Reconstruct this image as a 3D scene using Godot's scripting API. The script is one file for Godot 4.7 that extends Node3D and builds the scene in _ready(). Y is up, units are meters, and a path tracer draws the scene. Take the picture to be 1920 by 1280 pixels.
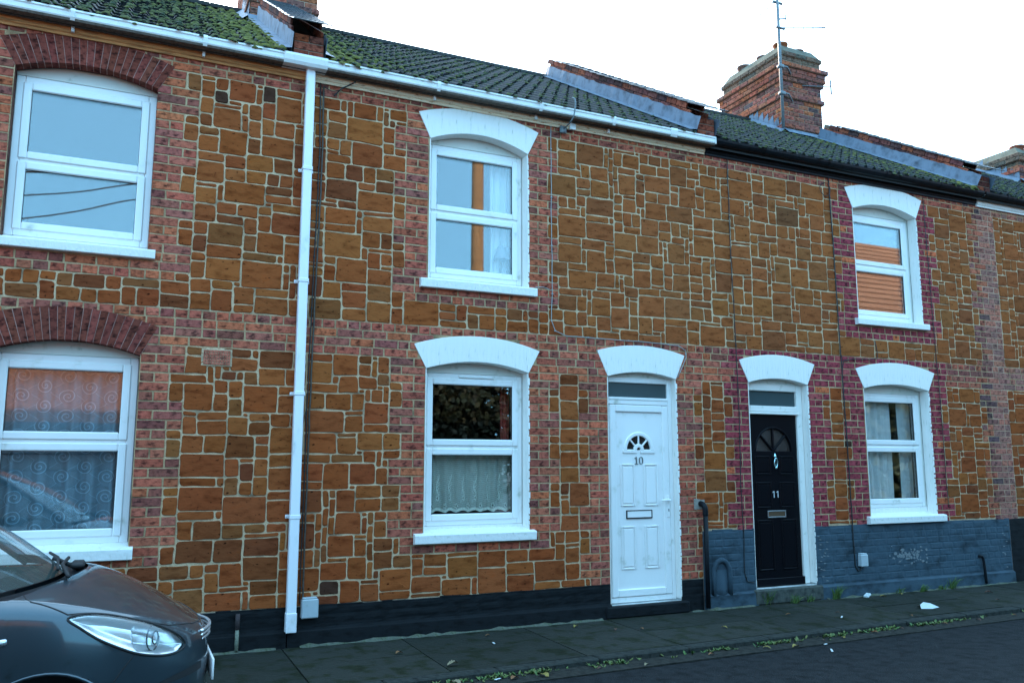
extends Node3D
# A terrace of ironstone and brick houses. x runs along the street, y up, z out of the house fronts (the wall face is z = 0).

class B:
	var st := SurfaceTool.new()
	var col := Color(1, 1, 1)
	var tris := 0
	func _init(smooth := false):
		st.begin(Mesh.PRIMITIVE_TRIANGLES)
		st.set_smooth_group(0 if smooth else -1)
	func tri(a: Vector3, b: Vector3, c: Vector3):  # counter-clockwise seen from outside; Godot wants the other way round
		for p in [a, c, b]:
			st.set_color(col)
			st.add_vertex(p)
		tris += 1
	func quad(a: Vector3, b: Vector3, c: Vector3, d: Vector3):
		tri(a, b, c)
		tri(a, c, d)
	func quado(a: Vector3, b: Vector3, c: Vector3, d: Vector3, out: Vector3):
		if (b - a).cross(c - a).dot(out) + (c - a).cross(d - a).dot(out) >= 0.0:
			quad(a, b, c, d)
		else:
			quad(a, d, c, b)
	func quv(p: Array, uv: Array):  # with texture coordinates
		for i in [0, 2, 1, 0, 3, 2]:
			st.set_color(col)
			st.set_uv(uv[i])
			st.add_vertex(p[i])
		tris += 2
	func box(lo: Vector3, hi: Vector3, ch := 0.0):
		boxt(Transform3D(Basis(), (lo + hi) / 2), (hi - lo) / 2, ch)
	func boxt(t: Transform3D, h: Vector3, ch := 0.0):
		for ax in 3:
			var u: int = (ax + 1) % 3
			var v: int = (ax + 2) % 3
			for s in [-1, 1]:
				var pts := []
				for k in [[-1, -1], [1, -1], [1, 1], [-1, 1]]:
					var p := Vector3()
					p[ax] = s * h[ax]
					p[u] = k[0] * (h[u] - ch)
					p[v] = k[1] * (h[v] - ch)
					pts.append(t * p)
				if s > 0:
					quad(pts[0], pts[1], pts[2], pts[3])
				else:
					quad(pts[3], pts[2], pts[1], pts[0])
			if ch > 0.0:
				for su in [-1, 1]:
					for sv in [-1, 1]:
						var q := []
						for k in [[-1, 0], [1, 0], [1, 1], [-1, 1]]:
							var p := Vector3()
							p[ax] = k[0] * (h[ax] - ch)
							p[u] = su * (h[u] - (ch if k[1] else 0.0))
							p[v] = sv * (h[v] - (0.0 if k[1] else ch))
							q.append(t * p)
						var o := Vector3()
						o[u] = su
						o[v] = sv
						quado(q[0], q[1], q[2], q[3], t.basis * o)
		if ch > 0.0:
			for sx in [-1, 1]:
				for sy in [-1, 1]:
					for sz in [-1, 1]:
						var a := t * Vector3(sx * h.x, sy * (h.y - ch), sz * (h.z - ch))
						var b := t * Vector3(sx * (h.x - ch), sy * h.y, sz * (h.z - ch))
						var c := t * Vector3(sx * (h.x - ch), sy * (h.y - ch), sz * h.z)
						if (b - a).cross(c - a).dot(t.basis * Vector3(sx, sy, sz)) > 0:
							tri(a, b, c)
						else:
							tri(a, c, b)
	func tube(pts: Array, r: float, n := 6, taper := 1.0):
		var rings := []
		var up := Vector3(0.3, 0.9, 0.31).normalized()
		for i in pts.size():
			var d: Vector3 = (pts[mini(i + 1, pts.size() - 1)] - pts[maxi(i - 1, 0)]).normalized()
			var x := d.cross(up)
			if x.length() < 0.05:
				x = d.cross(Vector3.RIGHT)
			x = x.normalized()
			var y := x.cross(d).normalized()
			var rr: float = r * lerpf(1.0, taper, float(i) / maxf(1, pts.size() - 1))
			var ring := []
			for k in n:
				var a := TAU * k / n
				ring.append(pts[i] + (x * cos(a) + y * sin(a)) * rr)
			rings.append(ring)
		for i in pts.size() - 1:
			for k in n:
				var k2: int = (k + 1) % n
				var out: Vector3 = rings[i][k] + rings[i][k2] - pts[i] * 2
				quado(rings[i][k], rings[i][k2], rings[i + 1][k2], rings[i + 1][k], out)
		for e in [0, pts.size() - 1]:
			var o: Vector3 = pts[0] - pts[1] if e == 0 else pts[e] - pts[e - 1]
			for k in range(1, n - 1):
				var a: Vector3 = rings[e][0]
				var b: Vector3 = rings[e][k]
				var c: Vector3 = rings[e][k + 1]
				if (b - a).cross(c - a).dot(o) > 0:
					tri(a, b, c)
				else:
					tri(a, c, b)
	func lathe(prof: Array, at: Vector3, n := 16):  # prof: Vector2(radius, height) from the bottom up
		for i in prof.size() - 1:
			for k in n:
				var a := TAU * k / n
				var b := TAU * (k + 1) / n
				var p: Vector2 = prof[i]
				var q: Vector2 = prof[i + 1]
				quad(at + Vector3(p.x * sin(a), p.y, p.x * cos(a)), at + Vector3(p.x * sin(b), p.y, p.x * cos(b)), at + Vector3(q.x * sin(b), q.y, q.x * cos(b)), at + Vector3(q.x * sin(a), q.y, q.x * cos(a)))
	func sweep_x(prof: Array, x0: float, x1: float, closed := true):  # prof: Vector2(z, y), clockwise seen from +x
		var n := prof.size()
		for i in n if closed else n - 1:
			var p: Vector2 = prof[i]
			var q: Vector2 = prof[(i + 1) % n]
			quad(Vector3(x0, p.y, p.x), Vector3(x0, q.y, q.x), Vector3(x1, q.y, q.x), Vector3(x1, p.y, p.x))
		if closed:
			var flat := PackedVector2Array(prof)
			var idx := Geometry2D.triangulate_polygon(flat)
			for i in range(0, idx.size(), 3):
				for e in [[x0, Vector3.LEFT], [x1, Vector3.RIGHT]]:
					var a := Vector3(e[0], flat[idx[i]].y, flat[idx[i]].x)
					var b := Vector3(e[0], flat[idx[i + 1]].y, flat[idx[i + 1]].x)
					var c := Vector3(e[0], flat[idx[i + 2]].y, flat[idx[i + 2]].x)
					if (b - a).cross(c - a).dot(e[1]) > 0:
						tri(a, b, c)
					else:
						tri(a, c, b)
	func prism(poly: Array, z0: float, z1: float, bev := 0.0):  # poly: Vector2(x, y) counter-clockwise; the front is z1
		var n := poly.size()
		var fr := []
		for i in n:
			if bev > 0.0:
				var d1: Vector2 = (poly[i] - poly[(i + n - 1) % n]).normalized()
				var d2: Vector2 = (poly[(i + 1) % n] - poly[i]).normalized()
				fr.append(poly[i] + (Vector2(-d1.y, d1.x) + Vector2(-d2.y, d2.x)) * bev * 0.6)
			else:
				fr.append(poly[i])
		for i in n:
			var p: Vector2 = poly[i]
			var q: Vector2 = poly[(i + 1) % n]
			var zb := z1 - bev
			quad(Vector3(p.x, p.y, z0), Vector3(q.x, q.y, z0), Vector3(q.x, q.y, zb), Vector3(p.x, p.y, zb))
			if bev > 0.0:
				quad(Vector3(p.x, p.y, zb), Vector3(q.x, q.y, zb), Vector3(fr[(i + 1) % n].x, fr[(i + 1) % n].y, z1), Vector3(fr[i].x, fr[i].y, z1))
		var idx := Geometry2D.triangulate_polygon(PackedVector2Array(fr))
		for i in range(0, idx.size(), 3):
			var a: Vector2 = fr[idx[i]]
			var b: Vector2 = fr[idx[i + 1]]
			var c: Vector2 = fr[idx[i + 2]]
			if (b - a).cross(c - a) < 0:
				var t := b
				b = c
				c = t
			tri(Vector3(a.x, a.y, z1), Vector3(b.x, b.y, z1), Vector3(c.x, c.y, z1))
	func done() -> ArrayMesh:
		st.generate_normals()
		return st.commit()

var M := {}
var used_names := {}
var rng := RandomNumberGenerator.new()

func lin(r: float, g: float, b: float) -> Color:
	return Color(r, g, b).linear_to_srgb()

func numbered(called: String) -> String:
	var k: int = used_names.get(called, 0)
	used_names[called] = k + 1
	return called if k == 0 else "%s_%03d" % [called, k]

func put(called: String, m: Mesh, material: Material, parent: Node) -> MeshInstance3D:
	var o := MeshInstance3D.new()
	o.name = called
	o.mesh = m
	o.material_override = material
	parent.add_child(o, true)
	return o

func obj(called: String, b: B, material: Material, parent: Node) -> MeshInstance3D:
	return put(called, b.done(), material, parent)

func thing(called: String, label: String, category: String, group := "", at := Vector3.ZERO) -> Node3D:
	var o := Node3D.new()
	o.name = numbered(called)
	add_child(o)
	o.position = at
	tag(o, label, category, group)
	return o

func tag(o: Node, label: String, category: String, group := ""):
	o.set_meta("label", label)
	o.set_meta("category", category)
	if group:
		o.set_meta("group", group)

func single(called: String, b: B, material: Material, label: String, category: String, group := "") -> MeshInstance3D:
	var o := obj(numbered(called), b, material, self)
	tag(o, label, category, group)
	return o

func struct(called: String, b: B, material: Material) -> MeshInstance3D:
	var o := obj(called, b, material, self)
	o.set_meta("kind", "structure")
	return o

func holder(called: String, parent: Node) -> Node3D:
	var o := Node3D.new()
	o.name = called
	parent.add_child(o, true)
	return o

func noise_bytes(seedv: int, freq: float, octs: int, size: int, kind := 3) -> PackedByteArray:
	var n := FastNoiseLite.new()
	n.seed = seedv
	n.noise_type = kind
	n.frequency = freq
	n.fractal_octaves = octs
	n.fractal_gain = 0.55
	return n.get_seamless_image(size, size).get_data()

func ramp_tex(seedv: int, freq: float, octs: int, stops: Array, size := 512, kind := 3) -> ImageTexture:
	var src := noise_bytes(seedv, freq, octs, size, kind)
	var lut := PackedByteArray()
	for v in 256:
		var t := v / 255.0
		var c: Color = stops[0][1]
		for i in stops.size() - 1:
			if t >= stops[i][0]:
				c = stops[i][1].lerp(stops[i + 1][1], clampf((t - stops[i][0]) / (stops[i + 1][0] - stops[i][0]), 0, 1))
		lut.append_array([int(clampf(c.r, 0, 1) * 255), int(clampf(c.g, 0, 1) * 255), int(clampf(c.b, 0, 1) * 255)])
	var out := PackedByteArray()
	out.resize(size * size * 3)
	for i in src.size():
		var v := src[i] * 3
		out[i * 3] = lut[v]
		out[i * 3 + 1] = lut[v + 1]
		out[i * 3 + 2] = lut[v + 2]
	return ImageTexture.create_from_image(Image.create_from_data(size, size, false, Image.FORMAT_RGB8, out))

func bump_tex(seedv: int, freq: float, octs: int, size := 512, kind := 3) -> ImageTexture:
	return ImageTexture.create_from_image(Image.create_from_data(size, size, false, Image.FORMAT_L8, noise_bytes(seedv, freq, octs, size, kind)))

func g(v: float) -> Color:
	return Color(v, v, v)

func mat(c: Color, rough := 0.9, tex: Texture2D = null, scale := Vector3.ONE, bump: Texture2D = null, bump_cm := 0.0, vcol := false, detail: Texture2D = null, dscale := Vector3.ONE) -> StandardMaterial3D:
	var m := StandardMaterial3D.new()
	m.albedo_color = c
	m.roughness = rough
	m.vertex_color_use_as_albedo = vcol
	if tex or bump:
		m.albedo_texture = tex
		m.uv1_triplanar = true
		m.uv1_world_triplanar = true
		m.uv1_scale = scale
	if bump:
		m.heightmap_enabled = true
		m.heightmap_texture = bump
		m.heightmap_scale = bump_cm
	if detail:
		m.detail_enabled = true
		m.detail_albedo = detail
		m.detail_blend_mode = BaseMaterial3D.BLEND_MODE_MUL
		m.detail_uv_layer = BaseMaterial3D.DETAIL_UV_2
		m.uv2_triplanar = true
		m.uv2_world_triplanar = true
		m.uv2_scale = dscale
	return m

func glossy(c: Color, rough: float, metal := 0.0, coat := 0.0) -> StandardMaterial3D:
	var m := StandardMaterial3D.new()
	m.albedo_color = c
	m.roughness = rough
	m.metallic = metal
	if coat > 0.0:
		m.clearcoat_enabled = true
		m.clearcoat = coat
		m.clearcoat_roughness = 0.04
	return m

func clear_glass(alpha := 0.03, spec := 0.5) -> StandardMaterial3D:
	var m := StandardMaterial3D.new()
	m.transparency = BaseMaterial3D.TRANSPARENCY_ALPHA
	m.albedo_color = Color(0.75, 0.9, 0.88, alpha)
	m.roughness = 0.0
	m.metallic_specular = spec
	return m

func make_sky() -> PanoramaSkyMaterial:
	# clear winter air: blue away from the low sun, bleached round it (the sun stands behind the terrace)
	var w := 256
	var h := 128
	var data := PackedFloat32Array()
	var sun := SUN_TO.normalized()
	for j in h:
		var th := (j + 0.5) / h * PI
		for i in w:
			var ph := (i + 0.5) / w * TAU
			var d := Vector3(sin(ph) * sin(th), cos(th), -cos(ph) * sin(th))
			var up := maxf(d.y, 0.0)
			var low := pow(1.0 - up, 4.0)
			var c := Vector3(0.45, 1.02, 1.60).lerp(Vector3(0.48, 1.42, 2.18), low)
			var cs := d.dot(sun)
			var glow := pow(maxf(0.0, 0.5 + 0.5 * cs), 5.0)
			c += Vector3(1.9, 1.95, 2.0) * glow
			c += Vector3(5.0, 4.7, 4.2) * pow(maxf(cs, 0.0), 40.0)
			if d.y < 0.0:
				c = c.lerp(Vector3(0.35, 0.36, 0.38), clampf(-d.y * 6.0, 0, 1))
			data.append_array([c.x, c.y, c.z, 1.0])
	var im := Image.create_from_data(w, h, false, Image.FORMAT_RGBAF, data.to_byte_array())
	var s := PanoramaSkyMaterial.new()
	s.panorama = ImageTexture.create_from_image(im)
	return s

const SUN_TO := Vector3(0.03, 0.385, -0.90)

# ---------- the street front: where brick, stone and openings lie ----------
const PLINTH := 0.33
const BLUE := 0.83
const CH := 0.0793          # one brick course
const STRING0 := 2.55
const STRING1 := 2.867
const EAVES_BRICK := 5.009
const WALL_TOP := 5.17
const BOUND := [-3.24, 1.34, 5.95, 10.78, 15.4]
const FRONT_X0 := -1.9
const FRONT_X1 := 12.2
# name, house, left, right, bottom, spring, crown, outer end, outer crown, surround from, surround to
var OPEN := [
	{"n": "w9u", "h": 0, "xl": -1.02, "xr": 0.07, "yb": 3.31, "ys": 4.80, "yc": 4.90, "ye": 5.03, "yo": 5.15, "s0": 3.09, "s1": 5.01},
	{"n": "w9l", "h": 0, "xl": -1.02, "xr": 0.06, "yb": 0.86, "ys": 2.45, "yc": 2.55, "ye": 2.70, "yo": 2.82, "s0": 0.72, "s1": 2.55},
	{"n": "w10u", "h": 1, "xl": 2.58, "xr": 3.66, "yb": 3.30, "ys": 4.77, "yc": 4.89, "ye": 5.03, "yo": 5.15, "s0": 3.09, "s1": 5.01},
	{"n": "w10l", "h": 1, "xl": 2.57, "xr": 3.66, "yb": 0.87, "ys": 2.46, "yc": 2.545, "ye": 2.69, "yo": 2.80, "s0": 0.72, "s1": 2.55},
	{"n": "d10", "h": 1, "xl": 4.59, "xr": 5.46, "yb": 0.12, "ys": 2.47, "yc": 2.53, "ye": 2.74, "yo": 2.82, "s0": 0.0, "s1": 2.55},
	{"n": "d11", "h": 2, "xl": 6.47, "xr": 7.36, "yb": 0.17, "ys": 2.48, "yc": 2.54, "ye": 2.735, "yo": 2.82, "s0": 0.0, "s1": 2.55},
	{"n": "w11u", "h": 2, "xl": 8.27, "xr": 9.41, "yb": 3.31, "ys": 4.79, "yc": 4.89, "ye": 5.05, "yo": 5.155, "s0": 3.09, "s1": 5.01},
	{"n": "w11l", "h": 2, "xl": 8.28, "xr": 9.42, "yb": 0.87, "ys": 2.48, "yc": 2.545, "ye": 2.72, "yo": 2.82, "s0": 0.72, "s1": 2.55},
]
var houses := []
var walls := []
var cols := []

func quoin(y: float) -> float:
	var k := int(floor((y - 0.33) / CH))
	var top := 27 if y < STRING0 else 56
	return 0.355 if (int(floor((top - k) / 3.0)) & 1) == 0 else 0.235

func cls(x: float, y: float) -> int:  # 0 nothing, 1 brick, 2 stone
	var low := BLUE if x > 5.76 else PLINTH
	if x > 12.3 or y < low:
		return 0
	for o in OPEN:
		if x > o.xl and x < o.xr and y > o.yb and y < o.yc:
			return 0
	if y >= EAVES_BRICK or (y >= STRING0 and y < STRING1):
		return 1
	var q := quoin(y)
	for o in OPEN:
		if x > o.xl - q and x < o.xr + q and y > o.s0 and y < o.s1:
			return 1
	if x > 3.66 and x < 8.3 and y > STRING0 - CH and y < STRING0:
		return 1
	if x > 10.40 + (0.12 if q < 0.3 else 0.0) and x < 10.97:
		return 1
	return 2

func make_cols():
	var keys := [FRONT_X0, FRONT_X1, 5.76, 10.40, 10.52, 10.97]
	for o in OPEN:
		for v in [o.xl, o.xr, o.xl - 0.355, o.xl - 0.235, o.xr + 0.235, o.xr + 0.355]:
			if v > FRONT_X0 + 0.05:
				keys.append(v)
	keys.sort()
	var clean := [keys[0]]
	for v in keys:
		if v - clean[-1] > 0.018:
			clean.append(v)
	for i in clean.size() - 1:
		var n := maxi(1, roundi((clean[i + 1] - clean[i]) / 0.06))
		for j in n:
			cols.append(lerpf(clean[i], clean[i + 1], float(j) / n))
	cols.append(clean[-1])

func house_of(x: float) -> int:
	for i in 3:
		if x < BOUND[i + 1]:
			return i
	return 3

func arch(o: Dictionary, n := 14) -> Array:  # outline of the lintel, counter-clockwise
	var fl: float = 0.125
	var p := []
	for i in n + 1:  # underside from left to right
		var t := float(i) / n * 2 - 1
		p.append(Vector2(lerpf(o.xl, o.xr, (t + 1) / 2), o.yc - (o.yc - o.ys) * t * t))
	for i in n + 1:  # top from right to left
		var t := 1 - float(i) / n * 2
		p.append(Vector2(lerpf(o.xl - fl, o.xr + fl, (t + 1) / 2), o.yo - (o.yo - o.ye) * t * t))
	return p

func in_arch(x: float, y: float) -> bool:
	for o in OPEN:
		if absf(y - o.ys) < 0.8 and x > o.xl - 0.2 and x < o.xr + 0.2:
			if Geometry2D.is_point_in_polygon(Vector2(x, y), PackedVector2Array(arch(o))):
				return true
	return false

func pick(list: Array) -> Color:
	var r := rng.randf()
	for e in list:
		r -= e[0]
		if r <= 0:
			return e[1]
	return list[-1][1]

func vary(c: Color, a: float) -> Color:
	var f := 1.0 + rng.randf_range(-a, a)
	return Color(c.r * f * (1 + rng.randf_range(-a, a) * 0.3), c.g * f * (1 + rng.randf_range(-a, a) * 0.3), c.b * f * (1 + rng.randf_range(-a, a) * 0.3))

var BRICKS := [[0.36, Color(0.46, 0.110, 0.066)], [0.22, Color(0.36, 0.108, 0.080)], [0.18, Color(0.54, 0.138, 0.062)], [0.12, Color(0.22, 0.078, 0.064)], [0.12, Color(0.54, 0.150, 0.088)]]
var MAROON := [[0.93, Color(0.33, 0.054, 0.065)], [0.03, Color(0.58, 0.13, 0.055)], [0.04, Color(0.42, 0.09, 0.085)]]
var PILLAR := [[0.4, Color(0.28, 0.105, 0.085)], [0.22, Color(0.14, 0.075, 0.070)], [0.38, Color(0.46, 0.130, 0.075)]]
var STONES := [[0.40, Color(0.315, 0.080, 0.0250)], [0.20, Color(0.335, 0.094, 0.027)], [0.20, Color(0.295, 0.069, 0.022)], [0.10, Color(0.265, 0.086, 0.030)], [0.10, Color(0.205, 0.055, 0.021)]]

func brick_colour(x: float, y: float) -> Color:
	if x > 6.02 and x < 9.80 and y < EAVES_BRICK - 0.0 and not (x < 6.3 and y > STRING0 - 0.1 and rng.randf() < 0.4 and y < STRING1):
		if y < STRING1 or x > 7.8:
			return vary(pick(MAROON), 0.14)
	if x > 10.3:
		var c := vary(pick(PILLAR), 0.2)
		if x > 10.68:
			c = c.lerp(Color(0.50, 0.21, 0.15), 0.45)
		return c
	return vary(pick(BRICKS).lerp(Color(0.45, 0.112, 0.070), 0.25), 0.18)

func brick_mesh(b: B, x0: float, x1: float, y0: float, y1: float, zf: float, rag := 0.0025):
	var j := []
	for i in 8:
		j.append(rng.randf_range(-rag, rag))
	var e := 0.006
	var o := [Vector3(x0 + j[0], y0 + j[1], -0.004), Vector3(x1 + j[2], y0 + j[3], -0.004), Vector3(x1 + j[4], y1 + j[5], -0.004), Vector3(x0 + j[6], y1 + j[7], -0.004)]
	var f := [o[0] + Vector3(e, e * 0.7, 0), o[1] + Vector3(-e, e * 0.7, 0), o[2] + Vector3(-e, -e * 0.7, 0), o[3] + Vector3(e, -e * 0.7, 0)]
	for i in 4:
		f[i].z = zf + rng.randf_range(-0.0015, 0.0015)
	b.quad(f[0], f[1], f[2], f[3])
	for i in 4:
		b.quad(o[i], o[(i + 1) % 4], f[(i + 1) % 4], f[i])

var wn := FastNoiseLite.new()

func warp(x: float, y: float) -> Vector2:
	return Vector2(wn.get_noise_2d(x * 60, y * 60) * 0.016, wn.get_noise_2d(x * 60 + 500, y * 60) * 0.013)

func stone_mesh(b: B, x0: float, x1: float, y0: float, y1: float, zf: float):
	var gap := rng.randf_range(0.0030, 0.0052)
	var c := [warp(x0, y0) + Vector2(x0 + gap, y0 + gap), warp(x1, y0) + Vector2(x1 - gap, y0 + gap), warp(x1, y1) + Vector2(x1 - gap, y1 - gap), warp(x0, y1) + Vector2(x0 + gap, y1 - gap)]
	var small := minf(x1 - x0, y1 - y0)
	var out := []
	for i in 4:
		var a: Vector2 = c[(i + 3) % 4]
		var p: Vector2 = c[i]
		var n: Vector2 = c[(i + 1) % 4]
		var r := minf(small * 0.35, rng.randf_range(0.006, 0.026))
		var d1 := (a - p).normalized()
		var d2 := (n - p).normalized()
		out.append(p + d1 * r)
		out.append(p + (d1 + d2) * r * 0.3)
		out.append(p + d2 * r)
		var l := (n - p).length()
		if l > 0.13:
			out.append(p.lerp(n, rng.randf_range(0.35, 0.65)) + Vector2(d2.y, -d2.x) * rng.randf_range(-0.005, 0.004))
	var mid := Vector2()
	for p in out:
		mid += p
	mid /= out.size()
	var m := out.size()
	var fr := []
	for p in out:
		var v: Vector2 = p + (mid - p).normalized() * 0.007
		fr.append(Vector3(v.x, v.y, zf + rng.randf_range(-0.0015, 0.0015)))
	var cen := Vector3(mid.x, mid.y, zf + rng.randf_range(0.0, 0.003))
	for i in m:
		var k: int = (i + 1) % m
		b.quad(Vector3(out[i].x, out[i].y, -0.004), Vector3(out[k].x, out[k].y, -0.004), fr[k], fr[i])
		b.tri(fr[i], fr[k], cen)

func seen_size(x: float, y: float, area: float) -> float:
	var d := Vector3(x, y - 1.56, -7.6)
	var s := area * 7.6 / pow(d.length(), 3)
	return s if x > -1.15 and x < 11.5 else s * 0.01

func is_free(free: Array, i: int, j: int) -> bool:
	return i >= 0 and j >= 0 and j < free.size() and i < cols.size() - 1 and free[j][i] == 1

func block_free(free: Array, i: int, j: int, w: int, h: int) -> bool:
	for a in h:
		for q in w:
			if not is_free(free, i + q, j + a):
				return false
	return true

func place_stone(free: Array, stones: Array, i: int, j: int, w: int, h: int):
	for a in h:
		for q in w:
			free[j + a][i + q] = 0
	var c := vary(pick(STONES), 0.11)
	if rng.randf() < 0.006:
		c = Color(0.075, 0.035, 0.020)
	if cols[i] > 4.0 and j * CH / 2 > 2.5:
		c = c.lerp(Color(0.345, 0.116, 0.040), 0.4)   # veiling glare high on the right, painted into the stone colour
	stones.append([cols[i], cols[i + w], 0.33 + j * CH / 2, 0.33 + (j + h) * CH / 2, c])

func build_pieces():
	wn.seed = 5
	wn.frequency = 0.05
	# bricks, course by course
	var bricks := []
	for k in 61:
		var y0 := 0.33 + k * CH
		var yc := y0 + CH / 2
		var runs := []
		for i in cols.size() - 1:
			var xm: float = (cols[i] + cols[i + 1]) / 2
			if cls(xm, yc) == 1:
				if runs.size() and absf(runs[-1][1] - cols[i]) < 0.001:
					runs[-1][1] = cols[i + 1]
				else:
					runs.append([cols[i], cols[i + 1]])
		for r in runs:
			var ln: float = r[1] - r[0]
			var pat := []
			if ln < 0.29:
				pat = [2] if k % 2 else [1, 1]
			elif ln < 0.42:
				pat = [2, 1] if k % 2 else [1, 2]
			else:
				var left := ln
				var heads := k == 60 or k == 31 or k == 35
				if k % 2 and not heads:   # break the bond from course to course
					pat.append(1)
					left -= 0.1155
				while left > 0.10:
					var s := 1 if heads or (rng.randf() < 0.3) else 2
					if left < 0.17:
						s = 1
					pat.append(s)
					left -= s * 0.1155
			var tot := 0.0
			var wid := []
			for s in pat:
				wid.append(s * rng.randf_range(0.95, 1.05))
				tot += wid[-1]
			var x: float = r[0]
			for s in wid:
				var w: float = ln * s / tot
				var xa := x
				x += w
				var xb := x
				var cx := (xa + xb) / 2
				if in_arch(cx, yc) and in_arch(xa + 0.02, yc) and in_arch(xb - 0.02, yc):
					continue
				bricks.append([xa + 0.0044, xb - 0.0044, y0 + 0.0044, y0 + CH - 0.0044, brick_colour(cx, yc)])
	# stones: random blocks and snecks packed on a fine uneven grid
	var rows := 122
	var nc := cols.size() - 1
	var free := []
	for j in rows:
		var line := PackedByteArray()
		line.resize(nc)
		for i in nc:
			var yy := 0.33 + (j + 0.5) * CH / 2
			line[i] = 1 if cls((cols[i] + cols[i + 1]) / 2, yy) == 2 and not in_arch((cols[i] + cols[i + 1]) / 2, yy) else 0
		free.append(line)
	var stones := []
	# the big blocks are set first, then middling ones, then snecks fill what is left
	for stage in [[2000, 4, 6, 5, 6], [3500, 3, 5, 4, 5], [4000, 3, 4, 3, 4], [3000, 2, 3, 3, 4], [1800, 2, 4, 2, 3]]:
		for t in stage[0]:
			var w := rng.randi_range(stage[1], stage[2])
			var h := rng.randi_range(stage[3], stage[4])
			var i := rng.randi_range(0, nc - w)
			var j := rng.randi_range(0, rows - h)
			if not block_free(free, i, j, w, h):
				continue
			var slivers := 0
			for e in [[i - 1, i - 2], [i + w, i + w + 1]]:   # avoid leaving a gap one cell wide beside it
				for q in h:
					if is_free(free, e[0], j + q) and not is_free(free, e[1], j + q):
						slivers += 1
						break
			for e in [[j - 1, j - 2], [j + h, j + h + 1]]:
				for q in w:
					if is_free(free, i + q, e[0]) and not is_free(free, i + q, e[1]):
						slivers += 1
						break
			if slivers > 0 and rng.randf() < 0.97:
				continue
			place_stone(free, stones, i, j, w, h)
	for j in rows:
		for i in nc:
			if free[j][i] == 0:
				continue
			var best := [0, 1, 1]
			for w in range(1, 6):
				for h in range(1, 5):
					if w * h > best[0] and (w * 1.5 >= h * 0.7 or (w == 1 and h <= 4)) and block_free(free, i, j, w, h):
						best = [w * h, w, h]
			place_stone(free, stones, i, j, best[1], best[2])
	for set_ in [["brick", bricks, "brickwork"], ["stone", stones, "stonework"]]:
		for h in 4:
			var mine := []
			for p in set_[1]:
				if house_of((p[0] + p[1]) / 2) == h:
					mine.append(p)
			mine.sort_custom(func(a, b): return seen_size((a[0] + a[1]) / 2, (a[2] + a[3]) / 2, (a[1] - a[0]) * (a[3] - a[2])) > seen_size((b[0] + b[1]) / 2, (b[2] + b[3]) / 2, (b[1] - b[0]) * (b[3] - b[2])))
			var rest := B.new()
			for n in mine.size():
				var p: Array = mine[n]
				var b := B.new() if n < 300 else rest
				b.col = p[4]
				if set_[0] == "brick":
					brick_mesh(b, p[0], p[1], p[2], p[3], rng.randf_range(0.003, 0.0065))
				else:
					stone_mesh(b, p[0], p[1], p[2], p[3], rng.randf_range(0.004, 0.010))
				if n < 300:
					obj(set_[0], b, M[set_[0]], walls[h])
			if rest.tris:
				obj(set_[2], rest, M[set_[0]], walls[h]).set_meta("kind", "stuff")

func build_wall(h: int):
	# the mortar face with its openings, 0.28 m thick
	var x0: float = BOUND[h]
	var x1: float = BOUND[h + 1]
	var xs := [x0, x1]
	for c in cols:
		if c > x0 + 0.004 and c < x1 - 0.004:
			xs.append(c)
	for o in OPEN:
		if o.h == h:
			for v in [o.xl, o.xr]:
				var near := false
				for c in xs:
					if absf(c - v) < 0.003:
						near = true
				if not near:
					xs.append(v)
	xs.sort()
	var ys := [0.0, PLINTH, BLUE, STRING0, STRING1, EAVES_BRICK, WALL_TOP]
	for o in OPEN:
		if o.h == h:
			ys.append_array([o.yb, o.yc])
	for k in range(1, 62):
		ys.append(0.33 + k * CH)
	ys.sort()
	var yy := [ys[0]]
	for v in ys:
		if v - yy[-1] > 0.002:
			yy.append(v)
	var b := B.new()
	for j in yy.size() - 1:
		var i := 0
		var ym: float = (yy[j] + yy[j + 1]) / 2
		while i < xs.size() - 1:
			var key := wall_key((xs[i] + xs[i + 1]) / 2, ym, h)
			var e := i + 1
			while e < xs.size() - 1 and wall_key((xs[e] + xs[e + 1]) / 2, ym, h) == key:
				e += 1
			if key > 0:
				b.col = [Color(), Color(0.53, 0.34, 0.19), Color(0.68, 0.455, 0.28), Color(0.58, 0.34, 0.23), Color(0.3, 0.24, 0.2)][key]
				b.quad(Vector3(xs[i], yy[j], 0), Vector3(xs[e], yy[j], 0), Vector3(xs[e], yy[j + 1], 0), Vector3(xs[i], yy[j + 1], 0))
				b.quad(Vector3(xs[e], yy[j], -0.28), Vector3(xs[i], yy[j], -0.28), Vector3(xs[i], yy[j + 1], -0.28), Vector3(xs[e], yy[j + 1], -0.28))
			i = e
	b.col = Color(0.17, 0.075, 0.055) if h == 0 else Color(0.62, 0.62, 0.60)
	for o in OPEN:
		if o.h == h:
			b.quad(Vector3(o.xl, o.yb, 0), Vector3(o.xl, o.yb, -0.28), Vector3(o.xl, o.yc, -0.28), Vector3(o.xl, o.yc, 0))
			b.quad(Vector3(o.xr, o.yb, -0.28), Vector3(o.xr, o.yb, 0), Vector3(o.xr, o.yc, 0), Vector3(o.xr, o.yc, -0.28))
			b.quad(Vector3(o.xl, o.yb, 0), Vector3(o.xr, o.yb, 0), Vector3(o.xr, o.yb, -0.28), Vector3(o.xl, o.yb, -0.28))
			b.quad(Vector3(o.xl, o.yc, -0.28), Vector3(o.xr, o.yc, -0.28), Vector3(o.xr, o.yc, 0), Vector3(o.xl, o.yc, 0))
	var w := obj("front_wall", b, M.mortar, houses[h])
	walls.append(w)

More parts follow.
